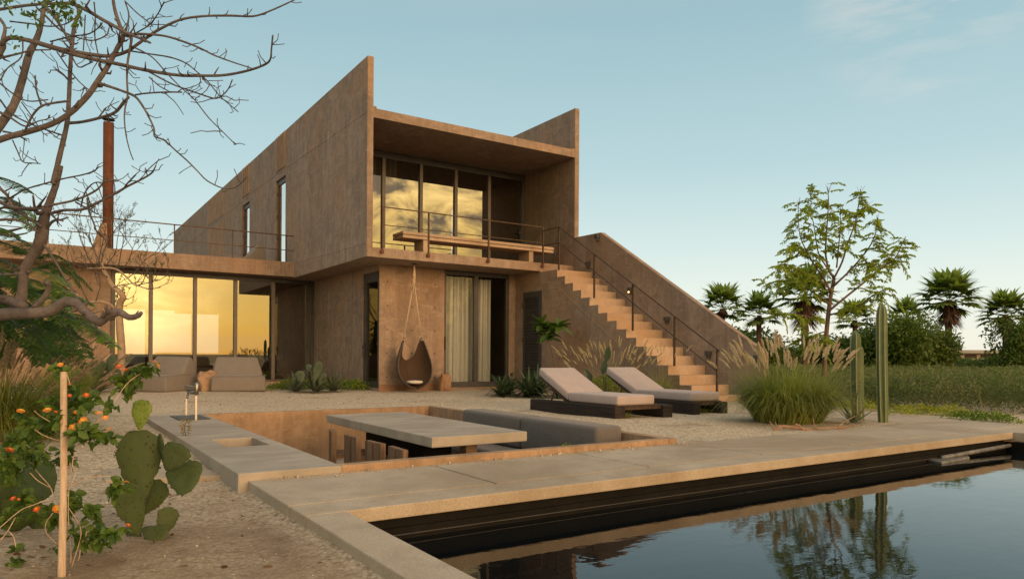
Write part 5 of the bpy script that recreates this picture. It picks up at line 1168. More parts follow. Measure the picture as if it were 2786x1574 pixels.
# ================================================================== LANTANA + STAKE
stk = MB(); sb_ = onz(168, 1560, -0.072); st_ = at(173, 1012, 2.99)
stk.tube([(sb_[0], sb_[1], -.2), tuple(sb_), tuple(0.5*(sb_+st_)+np.array([.004, 0, 0])), tuple(st_)], [.0145, .0145, .0132, .0125], 12)
so2 = stk.build('wooden_stake', M['stake'], smooth=False); tag(so2, 'pale peeled wooden stake standing in the lantana', 'stake')
ln_ = empty('lantana_bush', tuple(onz(190, 1545, -0.072)), 'lantana with orange flower heads straggling round the wooden stake', 'shrub')
VV = ((0, 900), 3.6375); WW = ((0, 1250), 4.293)
def wv(z, x, y, d): return at(z[0][0]+x/z[1], z[0][1]+y/z[1], d)
m = MB()
STEMS = [(WW, 3.0, 3.0, [(810,1320,14),(830,1100,13),(800,700,12),(800,420,11),(820,200,10),(850,30,9)]), (VV, 3.0, 3.05, [(700,1420,13),(735,1180,13),(760,1120,10),(830,1010,8),(930,930,7),(1000,850,5)]), (VV, 3.05, 3.2, [(700,1400,10),(680,1180,10),(650,1100,10),(640,980,10),(690,860,9),(720,740,8),(700,560,7),(650,400,6),(600,340,5)]),
 (WW, 2.95, 2.9, [(820,1300,12),(900,1050,12),(945,880,11),(930,760,10),(870,660,9),(800,560,8)]), (WW, 3.0, 2.95, [(690,1000,10),(560,880,10),(530,800,10),(545,720,9),(620,620,8)]), (WW, 3.0, 3.1, [(620,480,13),(610,370,13),(560,280,13),(470,180,12),(400,90,10),(380,20,9)]), (WW, 3.05, 3.0, [(600,330,8),(540,300,8),(440,240,7),(350,150,7)]),
 (WW, 3.0, 2.8, [(620,480,9),(520,480,9),(380,530,9),(270,570,8),(160,650,8),(0,790,8)]), (WW, 2.9, 2.8, [(180,670,8),(90,830,8),(10,930,8)]), (WW, 2.9, 2.9, [(100,830,7),(160,900,7),(185,1020,6)]), (WW, 3.0, 3.1, [(830,300,8),(920,260,8),(1010,215,7),(1200,190,6),(1310,200,6),(1370,260,5)]), (WW, 3.0, 3.05, [(820,320,6),(900,120,5),(870,60,5)]),
 (VV, 3.1, 3.4, [(940,950,7),(1030,800,7),(1100,720,7),(1170,640,7),(1240,540,6),(1330,460,6),(1440,390,5),(1530,330,5)]), (VV, 3.0, 2.9, [(610,990,9),(500,900,8),(400,840,7),(340,790,6)]), (VV, 3.0, 3.0, [(680,1080,8),(560,1075,7),(430,1030,7),(340,970,6)]), (WW, 2.95, 2.95, [(940,1010,6),(930,1120,5),(910,1180,5)]), (WW, 2.95, 2.95, [(1010,750,5),(1005,880,5),(960,960,5)])]
for z, a, b, pts in STEMS: tubes(m, pxpath([(x, y, w*0.9) for x, y, w in pts], z[0], z[1], a, b), 6, 3)
m.build('stem', M['stake'], ln_, smooth=True)
CL = [(VV,600,380,55,9),(VV,690,560,55,10),(VV,750,690,75,18),(VV,850,690,60,13),(VV,540,740,75,15),(VV,520,930,70,14),(VV,340,960,80,14),(VV,270,930,50,8),(VV,640,890,50,8),(VV,720,870,50,8),(VV,800,1010,80,16),(VV,920,1030,80,16),(VV,1000,1030,50,7),(VV,1080,1060,30,5),(VV,640,1210,45,7),(VV,690,1300,35,5),(VV,560,1280,30,4),(VV,190,1040,75,20),(VV,120,1140,75,16),(VV,250,1200,80,22),(VV,60,1250,90,22),(VV,350,1230,70,14),(VV,430,1210,40,6),
 (VV,1250,490,85,26),(VV,1330,470,65,14),(VV,1420,400,50,11),(VV,1250,590,55,11),(VV,1100,740,40,8),(VV,950,660,30,5),(VV,1500,370,40,7),(VV,200,830,40,6),(VV,160,1300,90,20),(VV,820,760,50,8),(VV,480,830,50,8),(VV,420,880,40,6),
 (WW,300,450,70,12),(WW,200,570,80,16),(WW,100,640,70,10),(WW,820,500,100,30),(WW,760,600,80,16),(WW,660,690,75,12),(WW,1060,600,75,14),(WW,1120,670,40,6),(WW,1120,890,90,18),(WW,1200,890,90,18),(WW,1300,870,60,10),(WW,950,960,60,11),(WW,680,1030,20,3),(WW,190,1060,55,9),(WW,190,1190,60,9),(WW,150,120,120,24),(WW,1330,370,65,13),(WW,1390,300,55,11),(WW,1470,800,15,3),(WW,490,640,80,14),(WW,30,720,70,10),(WW,880,860,50,6)]
A = Acc()
for z, x, y, sp, n in CL:
    d = random.uniform(2.9, 3.15) if x < 1150 or z is WW else 3.35
    c = wv(z, x, y, d); n = int(n*2.1); b = c + RNG.normal(size=(n, 3))*px2m(sp, d, z[1])*0.5; Ls = RNG.uniform(.028, .052, n)
    A.add(leafs(b, rdir(n, -.1), Ls, Ls*RNG.uniform(.55, .75, n), 0.22, droop=.3))
A.build('foliage', M['leaf_lantana'], ln_)
FLW = [(VV,600,335,50,0),(VV,690,530,40,1),(VV,855,635,50,1),(VV,690,640,38,1),(VV,205,795,68,0),(VV,470,785,68,0),(VV,550,800,36,1),(VV,765,805,56,0),(VV,825,890,75,0),(VV,980,815,62,0),(VV,1042,860,55,0),(VV,1080,978,62,0),(VV,730,960,80,0),(VV,95,1180,72,1),(VV,1180,355,60,1),(VV,1240,390,60,1),(VV,1530,310,62,0),(VV,1560,345,50,0),(WW,155,452,56,1),(WW,218,460,32,1),(WW,430,578,66,1),(WW,675,575,100,0),(WW,1470,265,70,0),(WW,1495,765,56,1),(VV,960,632,26,1)]
for z, x, y, w, red in FLW:
    d = 3.3 if (x > 1150 and z is VV) else 2.92
    c = wv(z, x, y, d); r = px2m(w, d, z[1])*0.52; n = 30; A = Acc()
    ga = np.arange(n)*2.39996; rr = np.sqrt((np.arange(n)+.5)/n); ax_ = unit(np.array([0, 0, 1.0]) + 0.75*unit(CAM-c) + RNG.normal(size=3)*.35)
    s1 = unit(np.cross(ax_, [0.3, 0.2, 1.0])); s2 = np.cross(ax_, s1)
    pos = c + r*(rr*np.cos(ga))[:, None]*s1 + r*(rr*np.sin(ga))[:, None]*s2 + ax_*(r*0.55*(1-rr**2))[:, None]
    core = rr < 0.5
    for sel, mi in ((~core, 1 if red else 0), (core, 0 if red else 2)):
        for q in range(4):
            bb = pos[sel]; k = len(bb); aa = q*1.571 + RNG.uniform(0, 1.5, k)
            A.add(diamonds(bb, np.cos(aa)[:, None]*s1 + np.sin(aa)[:, None]*s2 + ax_*.25, r*0.30, r*0.24, np.tile(ax_, (k, 1))), mi)
    A.build('flower', [M['petal'], M['petal_red'], M['petal_core']], ln_)

# ================================================================== GRASSES
def grass_clump(name, label, cat, c, rad, n, L, W, lean, n_pl, pl_len, mats=('blade', 'plume'), droop=(0.5, 1.5), bias=(0, 0), pl_h=(0.75, 1.0), pw=0.017, n_h=70):
    e = empty(name, tuple(c), label, cat); A = Acc()
    def base(n):
        a = RNG.uniform(0, 6.28, n); r = rad*np.sqrt(RNG.uniform(0, 1, n)); return np.stack([c[0]+r*np.cos(a), c[1]+r*np.sin(a), np.full(n, c[2])], -1), a, r
    b, a, r = base(n); out = np.stack([np.cos(a), np.sin(a), np.zeros(n)], -1)*(r/rad*lean)[:, None]
    d = unit(out + np.array([bias[0], bias[1], 1.0]) + RNG.normal(size=(n, 3))*.16)
    V, Fc, *_ = blades(b, d, RNG.uniform(*L, n), RNG.uniform(*W, n), RNG.uniform(*droop, n), 7); A.add((V, Fc), 0)
    A.build('blades', M[mats[0]], e)
    if n_pl:
        b, a, r = base(n_pl); out = np.stack([np.cos(a), np.sin(a), np.zeros(n_pl)], -1)*(r/rad*lean*.85)[:, None]
        d = unit(out*.8 + np.array([bias[0]*1.3, bias[1]*1.3, 1.0]) + RNG.normal(size=(n_pl, 3))*.12); ls = L[1]*RNG.uniform(*pl_h, n_pl)
        V, Fc, tip, dt = blades(b, d, ls, np.full(n_pl, .0035), RNG.uniform(.08, .42, n_pl), 7)
        S = Acc(); S.add((V, Fc)); S.build('stalk', M['blade_dry'], e)
        Q = Acc(); Q.add(plumes(tip, dt, RNG.uniform(*pl_len, n_pl), n_h, pw, 0.28)); Q.build('plumes', M[mats[1]], e)
    return e
gc = onz(2170, 1152, 0.0); gc = gc + np.array([0.15, 0.25, 0])
grass_clump('fountain_grass', 'large fountain grass clump with pinkish plumes between gravel and paving', 'grass', gc, 0.40, 3600, (.42, .98), (.006, .012), 0.44, 90, (.17, .26), pl_h=(.60, .86), n_h=180, pw=.0145)
grass_clump('fountain_grass', 'fountain grass leaning in from the left edge with dusky plumes coloured as in shade', 'grass', onz(25, 1195, -0.02), 0.34, 3000, (.4, .90), (.006, .012), 0.5, 80, (.18, .28), ('blade', 'plume_shaded'), bias=(.22, -.16), pl_h=(.62, .92), n_h=110, pw=.012)
grass_clump('fountain_grass', 'cream plumed grass behind the loungers against the stair wall', 'grass', np.array([9.0, 10.3, 0]), 0.45, 900, (.35, .75), (.005, .009), .7, 70, (.16, .26), ('blade_dry', 'plume_cream'), pl_h=(.8, 1.2), n_h=110, pw=.013)
grass_clump('reed_grass', 'thin upright grass tuft beside the lowest stair steps', 'grass', np.array([9.55, 9.55, 0]), 0.14, 260, (.35, .9), (.004, .008), .5, 14, (.12, .2), ('blade', 'plume_cream'), n_h=50, pw=.010)
grass_clump('reed_grass', 'yellow green grass tuft left of the agave by the wing wall', 'grass', at(185, 1040, 13.6)*[1, 1, 0], 0.35, 700, (.5, .95), (.007, .012), .5, 18, (.18, .28), n_h=40)
grass_clump('reed_grass', 'small green grass tuft growing under the farther sun lounger', 'grass', np.array([8.1, 7.25, 0]), 0.10, 70, (.08, .16), (.004, .008), 1.0, 0, (.1, .2))
grass_clump('reed_grass', 'small weed tuft against the charred beam of the nearer lounger', 'grass', np.array([6.40, 7.0, 0]), 0.05, 60, (.06, .15), (.006, .012), 1.0, 0, (.1, .2))
def rosette(name, label, cat, c, n, L, W, droop, mat, flat=0.25, seg=7):
    a = np.arange(n)*2.39996 + RNG.uniform(-.2, .2, n); el = np.linspace(0.15, 1.35, n) + RNG.normal(size=n)*.08
    d = np.stack([np.cos(a)*np.cos(el), np.sin(a)*np.cos(el), np.sin(el)], -1); b = np.tile(np.array(c, float), (n, 1)) + d*0.03
    V, Fc, *_ = blades(b, d, L*RNG.uniform(.75, 1.05, n), W*RNG.uniform(.8, 1.1, n), RNG.uniform(*droop, n), seg, power=1.4)
    return V, Fc
def plant(name, label, cat, items, mat, grp=None):
    c0 = items[0][0]; e = empty(name, tuple(c0), label, cat, grp); A = Acc()
    for it in items: A.add(rosette(name, '', '', *it, mat))
    A.build('leaves', M[mat], e); return e
def gp(x, y, z=0.0): return onz(x*1.0818, y*1.0818, z)
c = at(262, 1058, 14.6)*[1, 1, 0]; plant('agave', 'large grey green agave by the wing wall left of the gnarled tree', 'agave', [(c, 46, .75, .075, (.2, .9)), (c+[-.5, .5, 0], 30, .6, .06, (.2, .9))], 'leaf_agave')
c = at(858, 1060, 15.3)*[1, 1, 0]; plant('agave', 'pale spiky agave in the planting beside the side wall', 'agave', [(c, 40, .72, .065, (.1, .6)), (c+[.45, .15, 0], 34, .55, .06, (.1, .6)), (c+[-.3, .4, 0], 30, .5, .06, (.1, .6))], 'leaf_agave')
c = gp(1330, 998); plant('strap_leaf_plant', 'dark strappy plants at the foot of the louvred door', 'plant', [(c, 60, .72, .06, (.5, 1.3)), (c+[.45, .35, 0], 60, .75, .06, (.5, 1.3)), (c+[-.35, .45, 0], 50, .6, .055, (.5, 1.2)), (c+[.4, -.45, 0], 46, .55, .05, (.5, 1.3)), (c+[.1, .9, 0], 46, .7, .06, (.5, 1.3))], 'leaf_strap')
c = onz(2330, 1152); plant('aloe', 'small upright aloe between the grass clump and the shorter cactus', 'aloe', [(c+[-.04, .02, 0], 14, .42, .045, (.0, .25))], 'leaf_agave')
c = gp(100, 1085, -.04); plant('aloe', 'grey spiky plant under the left fountain grass', 'aloe', [(at(75, 1150, 5.0)*[1, 1, 0], 16, .34, .03, (.0, .3))], 'leaf_agave')
def padclump(label, d, specs): return pearplant('prickly_pear', label, d, specs, ((0, 0), 1.0))
padclump('small blue green prickly pear beside the gnarled tree trunk', 14.6, [((268,1030),(272,978),30,0,.2,'pad_far'), ((282,1010),(312,968),26,.1,.6,'pad_far'), ((296,1018),(314,984),26,-.1,.3,'pad_far'), ((245,1010),(252,986),28,.2,.2,'pad_far'), ((300,1035),(318,1000),34,.2,.1,'pad_far')])
padclump('small prickly pear against the ground floor side wall', 15.0, [((854,1040),(870,982),22,0,.2,'pad_far'), ((840,1012),(840,990),17,.1,.4,'pad_far'), ((820,1042),(814,1008),27,-.05,.3,'pad_far'), ((868,1047),(882,1014),22,.1,.2,'pad_far')])

# plumeria sapling by the door
ps = empty('plumeria_sapling', (9.45, 12.6, 0), 'young plumeria with big leaves in front of the stair wall', 'sapling')
Zs = ((1400, 820), 5.597); DS = 15.6
m = MB()
for pts in ([(640,1250,17),(610,1020,16),(570,760,15),(530,640,14),(490,570,12)], [(530,640,11),(470,480,10),(410,360,9)], [(520,600,10),(600,480,9),(670,380,8)]): tubes(m, pxpath(pts, *Zs, DS, DS-.1), 7, 3)
m.build('stem', M['bark_tree'], ps, smooth=True)
A = Acc()
for x, y, n in ((490,560,17),(410,350,16),(670,370,18),(590,430,9),(530,480,8)):
    p = at(1400+x/5.597, 820+y/5.597, DS-.1); a = np.arange(n)*2.4 + RNG.uniform(-.3, .3, n); el = RNG.uniform(-.45, .9, n)
    dr = np.stack([np.cos(a)*np.cos(el), np.sin(a)*np.cos(el), np.sin(el)], -1)
    A.add(leafs(np.tile(p, (n, 1)), dr, RNG.uniform(.27, .40, n), RNG.uniform(.11, .155, n), .12, np.tile([0, 0, 1.0], (n, 1)) + RNG.normal(size=(n, 3))*.2, .25))
A.build('leaves', M['leaf_plum'], ps)
# dark striped foliage + green shrub behind the loungers
cr = empty('croton_plant', (8.55, 9.9, 0), 'dark broad striped leaves rising between the two loungers', 'plant'); A = Acc(); m = MB()
for (x, y, dx, dy) in ((1640, 1020, .15, 1), (1610, 1040, -.4, .7), (1650, 985, .1, 1), (1600, 1075, -.6, .5), (1560, 1060, .3, .6)):
    p = at(x, y, 12.2); dr = unit(RT*dx + UP*dy + RNG.normal(size=3)*.1)
    A.add(leafs(p[None], dr[None], np.array([.30]), np.array([.12]), .10, -FW[None] + [[0, 0, .3]], .1)); m.tube([(8.55, 9.9, 0), tuple((p+np.array([8.55, 9.9, 0]))/2 + [0, 0, .05]), tuple(p)], [.008, .007, .005], 5)
A.build('leaves', M['leaf_croton'], cr); m.build('stem', M['twig'], cr)
def leaf_mound(name, label, cat, c, size, n, lf, mat, kind=None, parent=None, dens=0.5):
    u = RNG.uniform(-1, 1, (n*2, 3)); u = u[(u**2).sum(1) < 1][:n]; rr = np.linalg.norm(u, axis=1, keepdims=True); u = u/np.maximum(rr, 1e-6)*rr**dens
    p = np.array(c) + u*np.array(size); p[:, 2] = np.maximum(p[:, 2], c[2]-size[2]*.95); k = len(p)
    V, Fc = leafs(p, rdir(k, .3) + u*.6, RNG.uniform(*lf, k), RNG.uniform(*lf, k)*.5)
    o = arr(name, V, Fc, M[mat], parent); 
    if parent is None: tag(o, label, cat, kind=kind)
    return o
leaf_mound('low_shrub', 'small bright green shrub between the loungers and the stairs', 'shrub', (8.75, 10.0, .22), (.42, .4, .24), 1500, (.03, .06), 'leaf_cover')
def cover(label, pts, n, mat, h=0.08, lf=(.03, .06)):
    A = Acc()
    for (x, y, sx_, sy_) in pts:
        k = max(20, int(n*sx_*sy_)); p = np.stack([RNG.normal(size=k)*sx_*.5 + x, RNG.normal(size=k)*sy_*.5 + y, RNG.uniform(0, 1, k)**.7*h], -1)
        p[:, 2] *= np.exp(-(((p[:, 0]-x)/sx_)**2 + ((p[:, 1]-y)/sy_)**2)*1.2); p[:, 2] += .005
        A.add(leafs(p, rdir(k, .5), RNG.uniform(*lf, k), RNG.uniform(*lf, k)*.6))
    o = A.build('ground_cover', M[mat]); tag(o, label, 'ground cover', kind='stuff')
cover('low bright green ground cover under the agave by the side wall', [(5.6, 16.6, .9, .5), (5.2, 17.1, .6, .5), (6.0, 16.1, .5, .4), (4.9, 16.7, .6, .5), (6.1, 15.7, .35, .35)], 3600, 'leaf_cover', .24)
p1 = onz(2440, 1130); p2 = onz(2560, 1140); p3 = onz(2660, 1150); p4 = onz(2390, 1108); p5 = onz(2330, 1108)
cover('lime green creeping cover along the far paving edge', [(*onz(2500, 1123)[:2], .28, .35), (*onz(2560, 1126)[:2], .22, .3), (*onz(2370, 1108)[:2], .35, .5), (*onz(2320, 1112)[:2], .3, .5), (*onz(2590, 1123)[:2], .15, .25), (*onz(2460, 1128)[:2], .2, .2)], 5000, 'leaf_cover_lime', .13, (.02, .045))
cover('darker creeping cover at the right end of the paving edge', [(*onz(2650, 1139)[:2], .22, .28), (*onz(2700, 1144)[:2], .22, .25), (*onz(2740, 1149)[:2], .15, .18), (*onz(2610, 1137)[:2], .15, .2)], 6000, 'leaf_cover', .11, (.02, .045))
cover('tiny green weed at the edge of the paving', [(*onz(1541, 1223)[:2], .06, .03)], 40000, 'leaf_cover', .05, (.015, .03))
cover('sparse green weeds under the left foreground plants', [(*onz(90, 1075)[:2], .8, .6), (*onz(60, 1160)[:2], .4, .3)], 900, 'leaf_lantana', .3, (.03, .06))
# dry seedling by the counter edge
dsd = empty('dry_seedling', tuple(onz(500, 1220, 0)), 'small dry yellowed seedling leaning over the counter edge', 'plant'); m = MB(); A = Acc()
tubes(m, pxpath([(500,1222,3),(506,1190,2.6),(502,1160,2.2),(510,1140,1.8)], (0, 0), 1.0, 6.6, 6.6), 5, 3); m.build('stem', M['twig'], dsd)
for y in (1146, 1158, 1172, 1186, 1200):
    for s in (-1, 1):
        p = at(504+s*4, y, 6.6); k = 6; A.add(leafs(np.tile(p, (k, 1)) + RNG.normal(size=(k, 3))*.008, RT*s + RNG.normal(size=(k, 3))*.5 + [0, 0, -.2], RNG.uniform(.03, .055, k), .014, droop=.4))
A.build('leaves', M['blade_dry'], dsd)

# ================================================================== COLUMN CACTI
def column_cactus(label, c, h, r, ribs, lean, arm=None):
    e = empty('column_cactus', tuple(c), label, 'cactus')
    def col_(p0, path_r, hh, nm):
        nz = 26; na = ribs*6; V = []; mi = []
        for k in range(nz):
            t = k/(nz-1); z = hh*t; rr = path_r*(1.0 if t < .86 else math.sqrt(max(0.0, 1-((t-.86)/.14)**2))*0.93+.07)*(0.88+.12*min(1, t*5))
            for i in range(na):
                a = 2*math.pi*i/na; q = abs(((i/6.0) % 1.0)-0.5)*2
                f = 0.70 + 0.30*q**1.3
                V.append((p0[0]+lean[0]*t*hh + .01*math.sin(4*t+p0[0]) + rr*f*math.cos(a), p0[1]+lean[1]*t*hh + rr*f*math.sin(a), p0[2]+z))
        mb = MB(); fs = []; ms = []
        for k in range(nz-1):
            for i in range(na):
                j = (i+1) % na; fs.append((k*na+i, k*na+j, (k+1)*na+j, (k+1)*na+i)); ms.append(1 if i % 6 == 0 else 0)
        b0 = len(mb.v); mb.v += V; mb.f += fs; mb.m += ms; mb.f.append(tuple(range((nz-1)*na, nz*na))); mb.m.append(0)
        mb.build(nm, [M['cactus'], M['cactus_rib']], e, smooth=True)
    col_(c, r, h, 'stem')
    if arm: col_(np.array(c)+arm[0], arm[1], arm[2], 'arm')
    return e
c1_ = onz(2410, 1150); column_cactus('tallest column cactus with pale ribs standing in the paving', c1_ + FW*0.07, 1.50, .066, 6, (-.012, 0.01))
c2_ = onz(2340, 1143); column_cactus('shorter forked column cactus beside the fountain grass', c2_ + FW*0.1, 1.16, .070, 5, (-.03, 0.0), (np.array([.045, -.03, .0]), .05, .98))

# ================================================================== DRIFTWOOD
dw = empty('driftwood', tuple(onz(2200, 1172, .02)), 'twisted driftwood branch lying in front of the fountain grass', 'driftwood'); m = MB(); Zd = ((2000, 940), 5.152)
for pts in ([(490,1230,22),(560,1180,30),(640,1130,46),(760,1140,46),(900,1150,40),(1050,1180,36),(1150,1160,30),(1350,1150,26),(1500,1140,22),(1650,1120,16),(1740,1105,10)], [(840,1100,24),(890,1110,22),(940,1160,22),(1000,1220,28),(1080,1190,30),(1250,1200,28),(1400,1190,26),(1560,1140,22),(1720,1110,14)], [(560,1180,22),(520,1110,18),(480,1055,12)], [(590,1150,16),(575,1100,13),(560,1065,10)], [(1130,1165,18),(1105,1080,14),(1090,1010,10)], [(1440,1130,14),(1540,1060,12),(1680,985,8)], [(500,1225,16),(420,1205,8),(340,1190,5)]):
    tubes(m, pxpath(pts, *Zd, 8.0, 8.05), 8, 4, .10)
m.build('branch', M['drift'], dw, smooth=True)

# ================================================================== BACKGROUND: palms, bushes, field, far house
def fan_leaf(A, p, d, L, R_, mi=0, fold=.25):
    """petiole + pleated fan"""
    d = unit(np.array(d)); up = np.array([0, 0, 1.0]); s = unit(np.cross(d, up)+1e-6); n_ = unit(np.cross(s, d)); c = p + d*L - up*L*.06
    k = 17; a = np.linspace(-1.95, 1.95, k) + RNG.normal(size=k)*.04
    dirs = d*np.cos(a)[:, None] + s*np.sin(a)[:, None] + n_*(.10*np.abs(np.sin(a)))[:, None] - up*.12
    V, Fc, *_ = blades(np.tile(c, (k, 1)), dirs, R_*RNG.uniform(.85, 1.05, k)*(1-.12*np.abs(a)), np.full(k, R_*.27), RNG.uniform(.2, .75, k), 4)
    # widen: use normal n_ facing
    A.add((V, Fc), mi); V, Fc, *_ = blades(p[None], d[None], np.array([L]), np.array([.05]), np.array([.06]), 3); A.add((V, Fc), mi)
def palm_proto(loc, h, cr, nl, skirt, label):
    e = empty('fan_palm', tuple(loc), label, 'palm', 'fan palms beyond the field'); m = MB()
    m.tube([(0, 0, -.3), (.03, 0, h*.3), (0, .03, h*.7), (0, 0, h)], [.24, .19, .17, .16], 9); m.build('trunk', M['thatch'], e, smooth=True, local=True)
    A = Acc()
    for i in range(nl):
        a = i*2.39996; el = -0.35 + 1.75*(i/nl)**.9; d = np.array([math.cos(a)*math.cos(el), math.sin(a)*math.cos(el), math.sin(el)])
        fan_leaf(A, np.array([0, 0, h]) + d*.12, d, cr*random.uniform(.45, .6), cr*random.uniform(.54, .66))
    A.build('crown', M['leaf_palm'], e, local=True)
    if skirt:
        n = 420; a = RNG.uniform(0, 6.28, n); zz = h - RNG.uniform(.1, skirt*.6, n); d = np.stack([np.cos(a)*.75, np.sin(a)*.75, np.full(n, -.55)], -1)
        V, Fc, *_ = blades(np.stack([np.cos(a)*.15, np.sin(a)*.15, zz], -1), d, RNG.uniform(.5, 1.0, n)*skirt*.55, RNG.uniform(.05, .11, n), RNG.uniform(.5, 1.1, n), 4)
        S = Acc(); S.add((V, Fc)); S.build('dead_skirt', M['thatch'], e, local=True)
    return e
def place(px, d): p = at(px, 975, d); return (p[0], p[1], 0.0)
pA = palm_proto(place(2581, 40), 4.1, 1.85, 40, 1.9, 'tallest fan palm with a shaggy brown skirt of dead fronds')
pB = palm_proto(place(2190, 36), 3.9, 1.7, 34, 2.1, 'skirted fan palm partly hidden behind the slender tree')
pC = palm_proto(place(1965, 44), 3.8, 1.65, 32, 0.7, 'fan palm rising over the top of the stair parapet, left one')
def palm_copy(src, px, d, s, rz, label):
    c = copy_tree(src); c.location = place(px, d); c.scale = (s, s, s); c.rotation_euler = (0, 0, rz); c['label'] = label
palm_copy(pC, 2065, 38, .80, 1.2, 'lower fan palm just right of the stair parapet slope')
palm_copy(pC, 2325, 42, .80, 2.9, 'fan palm behind the shorter cactus')
palm_copy(pC, 2465, 46, .88, 4.1, 'fan palm directly right of the tallest cactus')
palm_copy(pA, 2735, 41, .82, 2.2, 'fan palm at the right edge of the photo')
# bushes
def bush_proto(loc, label, sx_, sz_, n=5200, seed=0):
    e = empty('bush', tuple(loc), label, 'bush', 'bushes along the far edge of the field'); rg = np.random.default_rng(seed); A = Acc()
    k = 13; cs = np.stack([rg.uniform(-.75, .75, k)*sx_, rg.uniform(-.6, .6, k)*sx_*.7, rg.uniform(.15, .85, k)*sz_], -1); rs = rg.uniform(.28, .50, k)*sz_
    for c, r in zip(cs, rs):
        q = n//k; u = unit(rg.normal(size=(q, 3))); rad = r*rg.uniform(.55, 1.12, (q, 1)); p = c + u*rad; p = p[p[:, 2] > 0.0]
        A.add(leafs(p, u[:len(p)]*.6 + rdir(len(p), .1), rg.uniform(.13, .26, len(p)), rg.uniform(.07, .13, len(p))))
    A.build('foliage', M['leaf_bush'], e, local=True); m = MB()
    for j in range(5): m.tube([(cs[j, 0]*.3, cs[j, 1]*.3, -.2), tuple(cs[j]*[.6, .6, .5]), tuple(cs[j])], [.06, .045, .02], 5)
    m.build('stems', M['twig'], e, local=True); return e
bA = bush_proto(place(2395, 38), 'dark rounded bush between the two column cacti', 1.7, 2.2, seed=1)
bB = bush_proto(place(2470, 37), 'bushy green mass right of the tallest cactus', 2.0, 2.7, 6500, seed=2)
def bush_copy(src, px, d, s, rz, label):
    c = copy_tree(src); c.location = place(px, d); c.scale = s; c.rotation_euler = (0, 0, rz); c['label'] = label
for src, px, d, s, rz, lab in (
    (bB, 2528, 39, (.72, .8, .80), 1.0, 'bush under the dead skirt of the tallest palm'), (bA, 2650, 44, (1.3, 1, .28), 2.0, 'low bush in front of the far flat roofed building'), (bB, 2768, 38, (.85, .9, .95), 2.6, 'tall bush at the right edge below the last palm'), (bA, 2715, 46, (.7, 1, .40), .4, 'low bush right of the far building'),
    (bB, 2300, 41, (1, 1, .68), 3.3, 'bush left of the shorter cactus'), (bA, 2225, 45, (1.2, 1, .55), 4.0, 'bush behind the trunk of the slender tree'), (bA, 2150, 43, (1.2, 1, .62), 5.0, 'bush below the palm hidden by the slender tree'), (bB, 2080, 40, (1, 1, .62), 5.8, 'bush at the foot of the lower parapet palm'),
    (bA, 2015, 42, (1.3, 1, 1.0), 1.6, 'bush peeping over the sloping stair parapet'), (bA, 1960, 48, (1.1, 1, 1.1), 2.4, 'bush below the upper parapet palm'), (bB, 2590, 52, (.8, 1, .30), .9, 'far low bush left of the flat roofed building'), (bA, 2420, 46, (1.0, 1, 1.15), 2.8, 'bush behind the tallest cactus'), (bB, 2360, 50, (1.2, 1, .75), 4.4, 'far bush behind the palm by the shorter cactus'),
    (bA, 2100, 58, (1.6, 1, .70), 3.9, 'far bush at the left end of the hedge gap'), (bB, 2830, 42, (1.2, 1, .8), 3.0, 'bush cut off by the right edge of the photo')):
    bush_copy(src, px, d, s, rz, lab)
fb_ = empty('distant_building', place(2630, 75), 'distant low building with a flat grey roof beyond the palms', 'building')
c = np.array(place(2630, 75)); m = MB(); m.box(-3.6, 3.6, -2, 2, 0.0, 1.40); m.build('wall', M['distant_wall'], fb_, local=True)
m = MB(); m.box(-4.2, 4.2, -2.6, 2.4, 1.40, 1.72); m.build('roof', M['distant_roof'], fb_, local=True)
for x in (-2.4, -.8, .8, 2.3):
    m = MB(); m.box(x-.6, x+.6, -2.03, -2.0, .9, 1.28); m.build('window', M['dark'], fb_, local=True)
fb_.rotation_euler = (0, 0, R(-35))
# weedy field
def field():
    A = Acc()
    def zone(n, dmin, dmax, lf, h):
        d = RNG.uniform(dmin, dmax, n); px = RNG.uniform(1780, 2990, n); u = (px-CX)/F
        x = (FW[0] + RT[0]*u)*d; y = (FW[1] + RT[1]*u)*d
        edge = 11.35 + .35*np.sin(y*1.7) + .2*np.sin(y*4.1+1)
        ok = (x > edge) & ~((x < 11.9) & (y < 4.9)); x, y = x[ok], y[ok]; k = len(x)
        hh = h*(0.72 + .28*np.sin(x*1.3+.7*y)*np.sin(y*.9-.3*x)); z = hh*RNG.uniform(0, 1, k)**.6
        p = np.stack([x, y, z], -1); A.add(leafs(p, rdir(k, .35), RNG.uniform(*lf, k), RNG.uniform(*lf, k)*.42))
    zone(70000, 10.2, 16, (.03, .07), .56); zone(56000, 16, 26, (.05, .11), .52); zone(45000, 26, 48, (.10, .20), .48); zone(22000, 48, 75, (.18, .35), .6)
    n = 2600; d = RNG.uniform(10.5, 24, n); px = RNG.uniform(1900, 2950, n); u = (px-CX)/F; x = (FW[0]+RT[0]*u)*d; y = (FW[1]+RT[1]*u)*d; ok = x > 11.4; b = np.stack([x, y, np.zeros(n)], -1)[ok]
    V, Fc, *_ = blades(b, rdir(len(b), 3.0), RNG.uniform(.4, .68, len(b)), np.full(len(b), .006), RNG.uniform(.1, .5, len(b)), 5); A.add((V, Fc), 1)
    o = A.build('weed_field', [M['leaf_weed'], M['blade_dry']]); tag(o, 'wide field of knee high green weeds beyond the paving', 'field', kind='stuff')
field()
